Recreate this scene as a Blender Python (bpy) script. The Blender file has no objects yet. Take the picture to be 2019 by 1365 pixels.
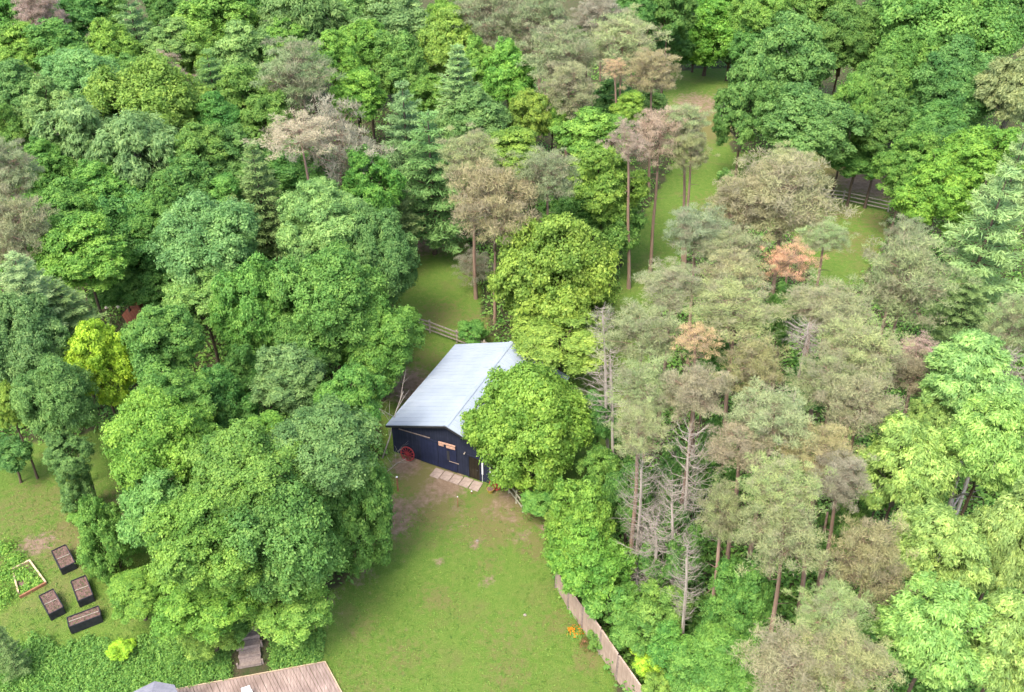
import bpy, math, random
import numpy as np
from mathutils import Vector, Matrix

# ------------------------------------------------------------------ camera, sky, sun
scene = bpy.context.scene
PW, PH = 2019.0, 1365.0
FPX, PITCH, CAMH = 1900.0, math.radians(36.77), 49.48
cam_d = bpy.data.cameras.new("camera")
cam = bpy.data.objects.new("camera", cam_d)
scene.collection.objects.link(cam)
scene.camera = cam
cam_d.sensor_width = 36.0
cam_d.sensor_fit = 'HORIZONTAL'
cam_d.lens = 36.0 * FPX / PW
cam_d.clip_end = 2000
cam.location = (0, 0, CAMH)
cam.rotation_euler = (math.pi / 2 - PITCH, 0, 0)

world = bpy.data.worlds.new("World")
scene.world = world
world.use_nodes = True
wn = world.node_tree
wn.nodes.clear()
SUN_EL, SUN_AZ = math.radians(60), math.radians(-145)   # azimuth: clockwise from +Y
sky = wn.nodes.new('ShaderNodeTexSky')
sky.sky_type = 'NISHITA'
sky.sun_disc = False
sky.sun_elevation = SUN_EL
sky.sun_rotation = SUN_AZ
sky.air_density = 1.0
sky.dust_density = 4.0
sky.ozone_density = 1.0
bg = wn.nodes.new('ShaderNodeBackground')
bg.inputs[1].default_value = 0.15
wo = wn.nodes.new('ShaderNodeOutputWorld')
wn.links.new(sky.outputs[0], bg.inputs[0])
wn.links.new(bg.outputs[0], wo.inputs[0])

sun_d = bpy.data.lights.new("sun", 'SUN')
sun_d.energy = 1.1
sun_d.angle = math.radians(20)
sun_d.color = (1.0, 0.95, 0.84)
sun = bpy.data.objects.new("sun", sun_d)
scene.collection.objects.link(sun)
sdir = Vector((math.sin(SUN_AZ) * math.cos(SUN_EL), math.cos(SUN_AZ) * math.cos(SUN_EL), math.sin(SUN_EL)))
sun.rotation_euler = sdir.to_track_quat('Z', 'Y').to_euler()
sun.location = (0, 0, 80)

scene.view_settings.view_transform = 'Standard'
scene.view_settings.look = 'None'
scene.view_settings.exposure = 1.78
scene.view_settings.gamma = 1.0
scene.render.engine = 'CYCLES'
scene.cycles.max_bounces = 6
scene.cycles.diffuse_bounces = 4
scene.cycles.transmission_bounces = 4
scene.cycles.transparent_max_bounces = 4
scene.cycles.glossy_bounces = 2

# ------------------------------------------------------------------ small maths
ST, CT = math.sin(PITCH), math.cos(PITCH)


def ray(u, v):
    a = (u - PW / 2) / FPX
    b = -(v - PH / 2) / FPX
    return Vector((a, CT + b * ST, -ST + b * CT))


def atz(u, v, z=0.0):
    """world point seen at pixel (u, v) of the photograph on the plane z"""
    d = ray(u, v)
    t = (z - CAMH) / d.z
    return Vector((d.x * t, d.y * t, z))


def sst(a, b, x):
    t = min(1.0, max(0.0, (x - a) / (b - a)))
    return t * t * (3 - 2 * t)


BANK0, BANK1 = atz(300, 1375), atz(640, 1308)     # edge of the deck, the bank rises behind it
bdir = (BANK1 - BANK0).normalized()
bnor = Vector((-bdir.y, bdir.x, 0))


def terrain(x, y):
    p = Vector((x, y, 0)) - BANK0
    d = p.dot(bnor)
    s = p.dot(bdir)
    h = 1.55 * sst(0.2, 5.6, d) * (1 - sst(8.5, 14.0, s))
    h *= 1 - sst(9, 26, d)
    h += 0.25 * math.sin(x * 0.13 + 1) * math.cos(y * 0.11) * sst(72, 100, y)
    return h


def gnd(u, v, dz=0.0):
    z = 0.0
    for _ in range(8):
        p = atz(u, v, z + dz)
        z = terrain(p.x, p.y)
    p = atz(u, v, z + dz)
    return Vector((p.x, p.y, z))


# ------------------------------------------------------------------ materials
def new_mat(name, rough=0.8, spec=0.2):
    m = bpy.data.materials.new(name)
    m.use_nodes = True
    b = m.node_tree.nodes['Principled BSDF']
    b.inputs['Roughness'].default_value = rough
    b.inputs['Specular IOR Level'].default_value = spec
    return m, m.node_tree, b


def mix_rgb(nt, fac, a, b, blend='MIX'):
    n = nt.nodes.new('ShaderNodeMix')
    n.data_type = 'RGBA'
    n.blend_type = blend
    for i, s in ((0, fac), (6, a), (7, b)):
        if hasattr(s, 'is_linked'):
            nt.links.new(s, n.inputs[i])
        else:
            n.inputs[i].default_value = s if i == 0 else (*s, 1)
    return n.outputs[2]


def noise(nt, scale, detail=4, coord='Object', rough=0.6, vec=None):
    n = nt.nodes.new('ShaderNodeTexNoise')
    n.inputs['Scale'].default_value = scale
    n.inputs['Detail'].default_value = detail
    n.inputs['Roughness'].default_value = rough
    if vec is None:
        tc = nt.nodes.new('ShaderNodeTexCoord')
        vec = tc.outputs[coord]
    nt.links.new(vec, n.inputs['Vector'])
    return n.outputs['Fac']


def ramp(nt, fac, a, b):
    n = nt.nodes.new('ShaderNodeMapRange')
    n.inputs[1].default_value = a
    n.inputs[2].default_value = b
    nt.links.new(fac, n.inputs[0])
    return n.outputs[0]


def bump(nt, b, fac, strength=0.3, dist=0.05):
    n = nt.nodes.new('ShaderNodeBump')
    n.inputs['Strength'].default_value = strength
    n.inputs['Distance'].default_value = dist
    nt.links.new(fac, n.inputs['Height'])
    nt.links.new(n.outputs[0], b.inputs['Normal'])


def mat_noise(name, c1, c2, scale=3.0, rough=0.8, spec=0.2, bmp=0.2, detail=5, dist=0.03):
    m, nt, b = new_mat(name, rough, spec)
    f = noise(nt, scale, detail)
    nt.links.new(mix_rgb(nt, ramp(nt, f, 0.3, 0.7), c1, c2), b.inputs['Base Color'])
    if bmp:
        bump(nt, b, f, bmp, dist)
    return m


def mat_leaf(name, transl=0.45, lo=0.62, hi=1.42, dry=(0.19, 0.13, 0.09), rough=0.55, spec=0.25):
    """leaf colour = the object's own colour, varied leaf by leaf; 'dry' marks dead tissue"""
    m, nt, b = new_mat(name, rough, spec)
    oi = nt.nodes.new('ShaderNodeObjectInfo')
    at = nt.nodes.new('ShaderNodeAttribute')
    at.attribute_name = 'tint'
    mul = nt.nodes.new('ShaderNodeMapRange')
    mul.inputs[3].default_value = lo
    mul.inputs[4].default_value = hi
    nt.links.new(at.outputs['Fac'], mul.inputs[0])
    hs = nt.nodes.new('ShaderNodeHueSaturation')
    hue = nt.nodes.new('ShaderNodeMapRange')
    hue.inputs[3].default_value = 0.528
    hue.inputs[4].default_value = 0.483
    nt.links.new(at.outputs['Fac'], hue.inputs[0])
    nt.links.new(hue.outputs[0], hs.inputs['Hue'])
    nt.links.new(mul.outputs[0], hs.inputs['Value'])
    nt.links.new(oi.outputs['Color'], hs.inputs['Color'])
    dr = nt.nodes.new('ShaderNodeAttribute')
    dr.attribute_name = 'dry'
    col = mix_rgb(nt, dr.outputs['Fac'], hs.outputs[0], dry)
    nt.links.new(col, b.inputs['Base Color'])
    tr = nt.nodes.new('ShaderNodeBsdfTranslucent')
    nt.links.new(col, tr.inputs[0])
    mx = nt.nodes.new('ShaderNodeMixShader')
    mx.inputs[0].default_value = transl
    out = nt.nodes['Material Output']
    nt.links.new(b.outputs[0], mx.inputs[1])
    nt.links.new(tr.outputs[0], mx.inputs[2])
    nt.links.new(mx.outputs[0], out.inputs['Surface'])
    return m


M = {}
M['leaf'] = mat_leaf('broad_leaf')
M['needle'] = mat_leaf('pine_needle', transl=0.25, lo=0.75, hi=1.3, dry=(0.27, 0.235, 0.165))
M['bark_pine'] = mat_noise('pine_bark', (0.20, 0.12, 0.08), (0.36, 0.26, 0.20), 6, 0.9, 0.1)
M['bark_grey'] = mat_noise('grey_bark', (0.13, 0.11, 0.095), (0.26, 0.23, 0.20), 6, 0.9, 0.1)
M['bark_dead'] = mat_noise('dead_bark', (0.26, 0.22, 0.18), (0.48, 0.43, 0.37), 4, 0.9, 0.1)
M['bark_brown'] = mat_noise('brown_bark', (0.07, 0.05, 0.035), (0.15, 0.11, 0.08), 6, 0.9, 0.1)

# ------------------------------------------------------------------ mesh helpers
col = scene.collection


def np_mesh(name, verts, faces, mat=None, tint=None, dry=None, smooth=False, mats=None, mi=None):
    verts = np.asarray(verts, dtype=np.float32)
    me = bpy.data.meshes.new(name)
    if isinstance(faces, np.ndarray):
        k = faces.shape[1]
        n = len(faces)
        me.vertices.add(len(verts))
        me.vertices.foreach_set('co', verts.ravel())
        me.loops.add(n * k)
        me.loops.foreach_set('vertex_index', faces.astype(np.int32).ravel())
        me.polygons.add(n)
        me.polygons.foreach_set('loop_start', np.arange(0, n * k, k, dtype=np.int32))
        me.update(calc_edges=True)
    else:
        me.from_pydata([tuple(v) for v in verts.tolist()], [], faces)
        me.update()
    if tint is not None:
        a = me.attributes.new('tint', 'FLOAT', 'FACE')
        a.data.foreach_set('value', np.asarray(tint, dtype=np.float32))
    if dry is not None:
        a = me.attributes.new('dry', 'FLOAT', 'FACE')
        a.data.foreach_set('value', np.asarray(dry, dtype=np.float32))
    if smooth:
        me.polygons.foreach_set('use_smooth', np.ones(len(me.polygons), dtype=bool))
    if mat:
        me.materials.append(mat)
    if mats:
        for q in mats:
            me.materials.append(q)
        me.polygons.foreach_set('material_index', np.asarray(mi, dtype=np.int32))
    return me


def link(name, data, parent=None):
    o = bpy.data.objects.new(name, data)
    col.objects.link(o)
    if parent is not None:
        o.parent = parent
    return o


def tag(o, label=None, cat=None, group=None, kind=None):
    if label:
        o['label'] = label
    if cat:
        o['category'] = cat
    if group:
        o['group'] = group
    if kind:
        o['kind'] = kind
    return o


def empty(name, loc, rz=0.0):
    o = bpy.data.objects.new(name, None)
    col.objects.link(o)
    o.location = loc
    o.rotation_euler = (0, 0, rz)
    o.empty_display_size = 0.3
    return o


class MB:
    """collects boxes, bars, tubes and prisms; build() links them as one mesh object"""

    def __init__(s):
        s.v = []
        s.f = []

    def box(s, x0, x1, y0, y1, z0, z1, mtx=None):
        b = len(s.v)
        pts = [(x, y, z) for z in (z0, z1) for (x, y) in ((x0, y0), (x1, y0), (x1, y1), (x0, y1))]
        if mtx is not None:
            pts = [tuple(mtx @ Vector(p)) for p in pts]
        s.v += pts
        s.f += [[b + i for i in q] for q in ((3, 2, 1, 0), (4, 5, 6, 7), (0, 1, 5, 4), (1, 2, 6, 5), (2, 3, 7, 6), (3, 0, 4, 7))]
        return s

    def bar(s, p, q, w, h=None, up=(0, 0, 1)):
        p, q = Vector(p), Vector(q)
        h = h or w
        d = (q - p)
        L = d.length
        d.normalize()
        upv = Vector(up)
        if abs(d.dot(upv)) > 0.98:
            upv = Vector((0, 1, 0))
        x = d.cross(upv).normalized()
        z = x.cross(d).normalized()
        m = Matrix(((x.x, d.x, z.x, p.x), (x.y, d.y, z.y, p.y), (x.z, d.z, z.z, p.z), (0, 0, 0, 1)))
        return s.box(-w / 2, w / 2, 0, L, -h / 2, h / 2, m)

    def tube(s, pts, rad, n=6, cap=True):
        pts = [Vector(p) for p in pts]
        b = len(s.v)
        up = Vector((0.13, 0.97, 0.2)).normalized()
        for i, p in enumerate(pts):
            d = (pts[min(i + 1, len(pts) - 1)] - pts[max(i - 1, 0)]).normalized()
            x = d.cross(up)
            if x.length < 0.1:
                x = d.cross(Vector((1, 0, 0)))
            x.normalize()
            y = d.cross(x).normalized()
            for k in range(n):
                a = 2 * math.pi * k / n
                s.v.append(tuple(p + (x * math.cos(a) + y * math.sin(a)) * rad[i]))
        for i in range(len(pts) - 1):
            for k in range(n):
                s.f.append([b + i * n + k, b + i * n + (k + 1) % n, b + (i + 1) * n + (k + 1) % n, b + (i + 1) * n + k])
        if cap:
            s.f.append([b + k for k in range(n)][::-1])
            e = b + (len(pts) - 1) * n
            s.f.append([e + k for k in range(n)])
        return s

    def mesh(s, name, mat, smooth=False):
        return np_mesh(name, s.v, s.f, mat, smooth=smooth)

    def build(s, name, mat, parent=None, smooth=False, bevel=0):
        o = link(name, s.mesh(name, mat, smooth), parent)
        if bevel:
            m = o.modifiers.new('bevel', 'BEVEL')
            m.width = bevel
            m.segments = 2
        return o


def unit(a):
    return a / (np.linalg.norm(a, axis=-1, keepdims=True) + 1e-9)


def leaf_quads(C, N, T, la, lb):
    """rhombic leaves: centres C, normals N, long-axis hints T, half sizes la, lb"""
    N = unit(N)
    B = unit(np.cross(N, T))
    T = np.cross(B, N)
    la = np.asarray(la).reshape(-1, 1)
    lb = np.asarray(lb).reshape(-1, 1)
    V = np.stack([C - T * la, C + B * lb - T * la * 0.15, C + T * la, C - B * lb - T * la * 0.15], axis=1)
    n = len(C)
    return V.reshape(-1, 3), np.arange(4 * n).reshape(n, 4)


def rdirs(rng, n):
    return unit(rng.normal(size=(n, 3)))


# ------------------------------------------------------------------ tree crowns (modelled at real size, crown centre at the origin)
def crown_broad(seed, R, kz=0.95, lobes=9, leaf=0.17, dens=1.0, droop=0.0, narrow=0.55, flat=0.62, open_=0.0):
    rng = np.random.default_rng(seed)
    # lobes: large masses of the crown
    i = np.arange(lobes) + 0.5
    zz = 1 - i / lobes * 1.55
    ph = i * 2.39996 + rng.uniform(0, 6.28) + rng.normal(0, .25, lobes)
    rr = np.sqrt(np.clip(1 - zz * zz, 0, 1))
    L = np.stack([rr * np.cos(ph), rr * np.sin(ph), zz], 1)
    lr = rng.uniform(0.27, 0.44, lobes) * R * (1.0 - 0.12 * open_)
    Lc = L * (R - lr * 0.9)[:, None] * rng.uniform(0.66, 1.22, (lobes, 1))
    Lc[0] *= 1.15
    low = Lc[:, 2] < 0
    Lc[low, :2] *= 0.95
    P, Nn, tint = [], [], []
    # boughs on lobes: separate rounded cushions of leaf sprays with gaps between them
    q_area = 2 * leaf * leaf * narrow
    for k in range(lobes):
        nb = int(21 * rng.uniform(0.85, 1.15))
        d = rdirs(rng, nb * 3)
        out = unit(Lc[k] * np.array([1, 1, 0.6]) + np.array([0, 0, 0.35 * R]))
        d = d[(d @ out) > -0.25][:nb]
        br = rng.uniform(0.24, 0.44, len(d)) * lr[k]
        bc = Lc[k] + d * (lr[k] * rng.uniform(0.58, 1.12, (len(d), 1)))
        bt = rng.uniform(0, 1, len(d))
        for j in range(len(d)):
            nt = int(rng.integers(9, 15))
            up = unit(d[j] * 0.7 + np.array([0, 0, 0.8]))
            e = rdirs(rng, nt * 3)
            e = e[(e @ up) > -0.3][:nt]
            tc = bc[j] + e * br[j] * np.array([1.15, 1.15, flat]) * rng.uniform(0.75, 1.1, (len(e), 1))
            tc[:, 2] -= 0.35 * np.maximum(0, (tc[:, :2] - bc[j][:2]) @ d[j][:2])
            m = int(dens * 1.9 * 2 * math.pi * br[j] ** 2 / q_area / max(1, len(e))) + 3
            for q in range(len(e)):
                ts = rng.uniform(0.20, 0.34) * br[j] + 0.02
                g = rng.normal(0, 1, (m, 3)) * ts * np.array([1, 1, 0.6])
                P.append(tc[q] + g)
                Nn.append(np.tile(e[q] * 0.7 + up * 0.5, (m, 1)) + unit(g) * 0.3)
                tt = rng.uniform(0, 1)
                tint.append(np.clip(0.5 + 0.55 * (bt[j] - 0.5) + 0.4 * (tt - 0.5) + rng.normal(0, 0.14, m), 0, 1))
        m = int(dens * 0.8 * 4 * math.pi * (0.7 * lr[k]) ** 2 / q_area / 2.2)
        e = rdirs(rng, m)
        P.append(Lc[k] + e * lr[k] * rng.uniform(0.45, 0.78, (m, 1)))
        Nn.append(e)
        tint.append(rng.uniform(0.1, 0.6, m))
    m = int(dens * 14 * R * R / (leaf * leaf * 14))
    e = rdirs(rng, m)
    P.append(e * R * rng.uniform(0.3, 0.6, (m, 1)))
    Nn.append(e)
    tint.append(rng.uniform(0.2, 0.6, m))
    P = np.concatenate(P)
    Nn = np.concatenate(Nn)
    tint = np.concatenate(tint)
    sxy = R / np.percentile(np.hypot(P[:, 0], P[:, 1]), 98.5)
    sz = R / np.percentile(np.abs(P[:, 2]), 98.5)
    P[:, :2] *= sxy
    P[:, 2] *= kz * sz
    n = len(P)
    Nn = unit(Nn) + rng.normal(0, 0.42, (n, 3))
    T = rng.normal(0, 1, (n, 3))
    if droop:
        T = T * 0.5 + unit(P * np.array([1, 1, 0])) * 0.6 + np.array([0, 0, -droop])
    la = leaf * rng.uniform(0.7, 1.3, n)
    V, F = leaf_quads(P, Nn, T, la, la * narrow)
    me = np_mesh('crown', V, F, M['leaf'], tint, np.zeros(n))
    # limbs reaching into the lobes
    mb = MB()
    r0 = 0.035 * R + 0.03
    mb.tube([(0, 0, -R * kz * 0.9), (0.03 * R, 0, -R * kz * 0.3), (0, 0, R * kz * 0.35)], [r0 * 1.5, r0 * 1.1, r0 * 0.5], 7)
    for k in range(lobes):
        z0 = -R * kz * rng.uniform(0.35, 0.8) if Lc[k, 2] < 0.4 * R else -R * kz * 0.1
        c = Vector(Lc[k] * np.array([1, 1, kz]))
        mid = Vector((c.x * 0.45, c.y * 0.45, z0 * 0.45 + c.z * 0.4 - 0.05 * R))
        mb.tube([(0, 0, z0), mid, c, c * 1.12], [r0 * 0.75, r0 * 0.5, r0 * 0.25, r0 * 0.1], 5)
        for q in range(4):
            t = Vector(rdirs(rng, 1)[0]) * lr[k] * 0.85
            mb.tube([mid.lerp(c, 0.5), c + t * 0.5 + Vector((0, 0, 0.1)), c + t], [r0 * 0.25, r0 * 0.15, r0 * 0.05], 4)
    return me, mb


def crown_pine(seed, R, kz=0.62, limbs=17, puffs=10, blades=95, dead=0.35, hollow=0.0, bl=0.17, bw=0.022, spread=1.0):
    """Scots pine: bare limbs ending in fuzzy flattened cushions of needles, dead twigs inside"""
    rng = np.random.default_rng(seed)
    P, T, N, tint, dry = [], [], [], [], []
    mb = MB()
    r0 = 0.10 + 0.008 * R
    mb.tube([(0, 0, -R * kz * 1.1), (0.04 * R, 0.02 * R, -R * kz * 0.2), (0, 0.03 * R, R * kz * 0.6)], [r0, r0 * 0.75, r0 * 0.2], 6)
    for k in range(limbs):
        t = (k + 0.5) / limbs
        zz = 1.0 - 1.45 * t
        ph = k * 2.39996 + rng.normal(0, .3)
        rr = math.sqrt(max(0.02, 1 - zz * zz)) if zz > 0 else 1.0 + zz * 0.45
        rr *= rng.uniform(0.5, 0.98) * spread
        c = np.array([rr * math.cos(ph) * R, rr * math.sin(ph) * R, zz * R * kz * rng.uniform(0.75, 1.0)])
        z0 = min(c[2] - 0.25 * R * rr, R * kz * 0.4)
        a = Vector((0, 0, max(-R * kz, z0)))
        cv = Vector(c)
        mid = a.lerp(cv, 0.5) + Vector((0, 0, -0.08 * R)) + Vector(rng.normal(0, 0.05 * R, 3))
        mb.tube([a, mid, cv], [r0 * 0.42, r0 * 0.28, r0 * 0.10], 5)
        npf = max(3, int(puffs * rng.uniform(0.6, 1.3)))
        sp = 0.26 * R
        pc = c + rng.normal(0, 1, (npf, 3)) * np.array([sp, sp, sp * 0.38])
        for j in range(npf):
            pj = Vector(pc[j])
            mb.tube([mid.lerp(cv, rng.uniform(0.2, 0.9)), pj.lerp(cv, 0.4) + Vector((0, 0, -0.06 * R)), pj], [r0 * 0.13, r0 * 0.09, r0 * 0.05], 3, False)
            m = int(blades * rng.uniform(0.6, 1.3))
            e = rdirs(rng, m)
            e[:, 2] = np.abs(e[:, 2]) * 0.8 - 0.15
            pr = rng.uniform(0.10, 0.19) * R + 0.08
            pos = pc[j] + e * pr * np.array([1.25, 1.25, 0.6]) * rng.uniform(0.35, 1.1, (m, 1))
            P.append(pos)
            T.append(unit(e) * 0.8 + rng.normal(0, 0.45, (m, 3)) + np.array([0, 0, 0.25]))
            N.append(rng.normal(0, 1, (m, 3)) + np.array([0, 0, 0.6]))
            tt = rng.uniform(0, 1)
            tint.append(np.clip(tt * 0.5 + 0.25 + rng.normal(0, 0.2, m), 0, 1))
            pd = rng.uniform(0, 1) < dead * 0.6
            dry.append(np.full(m, 0.75 if pd else 0.0) * rng.uniform(0.5, 1, m))
        # dead twig sprays hanging below the cushions
        m = int(dead * blades * 4.0)
        e = rdirs(rng, m)
        pos = np.array(mid)[None] * 0.4 + c[None] * 0.55 + np.array([0, 0, -0.12 * R]) + e * R * 0.30 * np.array([1, 1, 0.55]) * rng.uniform(0.2, 1, (m, 1))
        P.append(pos)
        T.append(unit(pos - np.array(a)) + rng.normal(0, 0.35, (m, 3)))
        N.append(rng.normal(0, 1, (m, 3)))
        tint.append(rng.uniform(0.2, 0.8, m))
        dry.append(rng.uniform(0.65, 1.0, m))
    P, T, N = np.concatenate(P), np.concatenate(T), np.concatenate(N)
    tint, dry = np.concatenate(tint), np.concatenate(dry)
    n = len(P)
    la = bl * rng.uniform(0.6, 1.4, n)
    sxy = R / np.percentile(np.hypot(P[:, 0], P[:, 1]), 94)
    P[:, :2] *= sxy
    mb.v = [(a * sxy, b * sxy, c) for a, b, c in mb.v]
    V, F = leaf_quads(P, N, unit(T), la, np.full(n, bw))
    return np_mesh('crown', V, F, M['needle'], tint, dry), mb


def crown_plume(seed, R, H, levels=10, per=7, blades=300, bl=0.2, bw=0.032, gap=0.5):
    """white pine or spruce: whorls of near-horizontal plumes round a straight stem; centre at origin, H = full crown height"""
    rng = np.random.default_rng(seed)
    P, T, N, tint = [], [], [], []
    mb = MB()
    r0 = 0.16
    mb.tube([(0, 0, -H * 0.55), (0, 0, 0), (0, 0, H * 0.47)], [r0, r0 * 0.6, r0 * 0.1], 6)
    for k in range(levels):
        t = (k + 0.5) / levels
        z = H * (-0.5 + t)
        env = R * (1 - t) ** 0.75 * (1.0 if t > 0.12 else 0.8) + 0.25
        np_ = per if t < 0.8 else max(3, per - 3)
        for q in range(np_):
            ph = 2 * math.pi * (q + 0.5 * (k % 2)) / np_ + rng.normal(0, .22)
            Lb = env * rng.uniform(0.7, 1.12)
            rise = rng.uniform(0.0, 0.22) * Lb
            d = np.array([math.cos(ph), math.sin(ph), 0])
            s = np.array([-d[1], d[0], 0])
            tip = np.array([0, 0, z]) + d * Lb + np.array([0, 0, rise])
            mb.tube([(0, 0, z - 0.05 * Lb), tuple(np.array([0, 0, z]) + d * Lb * 0.5), tuple(tip)], [r0 * 0.35, r0 * 0.22, r0 * 0.05], 4, False)
            m = int(blades * (Lb / R) ** 1.3) + 30
            x = rng.beta(2.2, 1.3, m)
            wdt = 0.24 * Lb * np.sin(np.clip(x * 1.15, 0, 1) * math.pi * 0.8 + 0.3) + 0.1
            y = rng.normal(0, 0.55, m)
            # tufts along the branch
            kx = np.round(x * 7) / 7 + rng.normal(0, 0.03, m)
            ky = np.round(y * 2.5) / 2.5 + rng.normal(0, 0.10, m)
            pos = np.array([0, 0, z]) + d * (kx * Lb)[:, None] + s * (ky * wdt)[:, None] + np.array([0, 0, 1]) * (rise * kx * kx + rng.normal(0.03, 0.07, m) - 0.18 * np.abs(ky) * wdt)[:, None]
            P.append(pos)
            T.append(d * 0.7 + s * (np.sign(y) * 0.6)[:, None] + np.array([0, 0, 0.35]) + rng.normal(0, 0.3, (m, 3)))
            N.append(np.array([0, 0, 1]) + rng.normal(0, 0.5, (m, 3)))
            tint.append(np.clip(0.25 + 0.6 * x + rng.normal(0, 0.15, m), 0, 1))
    P, T, N, tint = np.concatenate(P), np.concatenate(T), np.concatenate(N), np.concatenate(tint)
    n = len(P)
    la = bl * rng.uniform(0.6, 1.4, n)
    V, F = leaf_quads(P, N, unit(T), la, np.full(n, bw))
    return np_mesh('crown', V, F, M['needle'], tint, np.zeros(n)), mb


def crown_dead(seed, R, H, n1=46, tw=9, up=0.15, thick=0.09):
    """bare dead crown: stem with many thin curved branches and twigs"""
    rng = np.random.default_rng(seed)
    mb = MB()
    mb.tube([(0, 0, -H / 2), (0.05, 0.04, 0), (0, 0, H / 2)], [thick, thick * 0.7, thick * 0.15], 6)
    for k in range(n1):
        t = (k + rng.uniform(0, 1)) / n1
        z = H * (-0.45 + 0.93 * t)
        ph = rng.uniform(0, 6.28)
        Lb = R * (0.35 + 0.8 * math.sin(math.pi * min(1, t * 0.85 + 0.12))) * rng.uniform(0.55, 1.1)
        d = Vector((math.cos(ph), math.sin(ph), 0))
        a = Vector((0, 0, z))
        m = a + d * Lb * 0.5 + Vector((0, 0, up * Lb * 0.2))
        b = a + d * Lb + Vector((0, 0, up * Lb * 1.2)) + Vector(rng.normal(0, 0.08 * Lb, 3))
        mb.tube([a, m, b], [0.018, 0.012, 0.005], 4, False)
        for q in range(tw):
            s = a.lerp(m, rng.uniform(0.3, 1)) if q % 3 == 0 else m.lerp(b, rng.uniform(0, 1))
            e = Vector(rng.normal(0, 1, 3)) * 0.5 + d * 0.7 + Vector((0, 0, 0.25))
            mb.tube([s, s + e.normalized() * Lb * rng.uniform(0.15, 0.4)], [0.008, 0.003], 3, False)
    return mb


def trunk_mesh(seed, kind):
    """unit-height stem from z=0 to 1 with a gentle bend; radius 1 at the base"""
    rng = np.random.default_rng(seed)
    mb = MB()
    pts, rad = [], []
    bx, by = rng.normal(0, 0.012, 2)
    for i in range(9):
        t = i / 8
        w = math.sin(math.pi * t)
        pts.append((bx * w + 0.004 * math.sin(9 * t + seed), by * w, t))
        rad.append((1.25 if i == 0 else 1.0 - 0.5 * t))
    # radius is scaled separately from height, so store bend in units of radius
    for i, (x, y, z) in enumerate(pts):      # level rings, so that stretching the stem keeps it slender
        for k in range(8):
            a = 2 * math.pi * k / 8
            mb.v.append((x * 60 + rad[i] * math.cos(a), y * 60 + rad[i] * math.sin(a), z))
    for i in range(8):
        for k in range(8):
            mb.f.append([i * 8 + k, i * 8 + (k + 1) % 8, (i + 1) * 8 + (k + 1) % 8, (i + 1) * 8 + k])
    if kind == 'pine':      # dead branch stubs
        for k in range(9):
            z = rng.uniform(0.35, 0.95)
            a = rng.uniform(0, 6.28)
            L = rng.uniform(2, 7)
            q = len(mb.v)
            e = (math.cos(a), math.sin(a))
            z2 = z + rng.uniform(-.01, .03)
            mb.v += [(-e[1] * .18, e[0] * .18, z), (e[1] * .18, -e[0] * .18, z), (0, 0, z + .004), (e[0] * L, e[1] * L, z2)]
            mb.f += [[q, q + 1, q + 3], [q + 1, q + 2, q + 3], [q + 2, q, q + 3]]
    return mb.mesh('trunk', M['bark_pine'] if kind == 'pine' else M['bark_brown'], True)


# library: species -> list of (R, Rz, crown mesh, limbs mesh)
LIB = {}


def add_lib(sp, R, Rz, pair, bark):
    me, mb = pair
    LIB.setdefault(sp, []).append((R, Rz, me, mb.mesh('limbs', bark, True)))


for s in range(4):
    add_lib('maple_small', 2.6, 2.4, crown_broad(100 + s, 2.6, 0.92, 8, 0.105), M['bark_brown'])
for s in range(6):
    add_lib('maple', 4.2, 4.0, crown_broad(200 + s, 4.2, 0.95, 12 + s % 4, 0.125), M['bark_brown'])
for s in range(3):
    add_lib('maple_big', 6.2, 5.6, crown_broad(300 + s, 6.2, 0.9, 19 + 2 * s, 0.145, 1.0, 0.0, 0.6), M['bark_brown'])
for s in range(3):
    add_lib('oak', 5.5, 4.6, crown_broad(350 + s, 5.5, 0.84, 18, 0.14, 0.9, 0, 0.6, 0.5, 0.6), M['bark_grey'])
for s in range(3):
    add_lib('ash', 4.4, 4.2, crown_broad(400 + s, 4.4, 0.95, 14, 0.19, 1.0, 0.7, 0.32, 0.75), M['bark_grey'])
for s in range(7):
    add_lib('pine', 3.4, 2.3, crown_pine(500 + s, 3.4, 0.68, 20, 11, 92, 0.4 + 0.1 * (s % 3), 0.0, 0.19, 0.018), M['bark_pine'])
for s in range(2):
    add_lib('pine_dry', 3.2, 2.2, crown_pine(540 + s, 3.2, 0.60, 16, 9, 62, 0.25, 0.0, 0.17, 0.017), M['bark_pine'])
for s in range(3):
    add_lib('white_pine', 3.4, 4.4, crown_plume(600 + s, 3.4, 8.8, 10, 8, 330), M['bark_brown'])
for s in range(2):
    add_lib('spruce', 2.4, 4.6, crown_plume(620 + s, 2.4, 9.2, 15, 9, 170, 0.16, 0.03), M['bark_brown'])
DEAD = [crown_dead(700 + s, 2.2, 7.0, 105, 11, 0.3, 0.07).mesh('branches', M['bark_dead'], True) for s in range(2)] + \
       [crown_dead(710, 2.0, 4.6, 30, 14, 0.9, 0.07).mesh('branches', M['bark_dead'], True)]
TRUNK = {'pine': [trunk_mesh(s, 'pine') for s in range(4)], 'broad': [trunk_mesh(10 + s, 'broad') for s in range(3)]}
TRUNK_DEAD = []
for t in TRUNK['pine'][:2]:
    t2 = t.copy()
    t2.materials.clear()
    t2.materials.append(M['bark_dead'])
    TRUNK_DEAD.append(t2)

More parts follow.
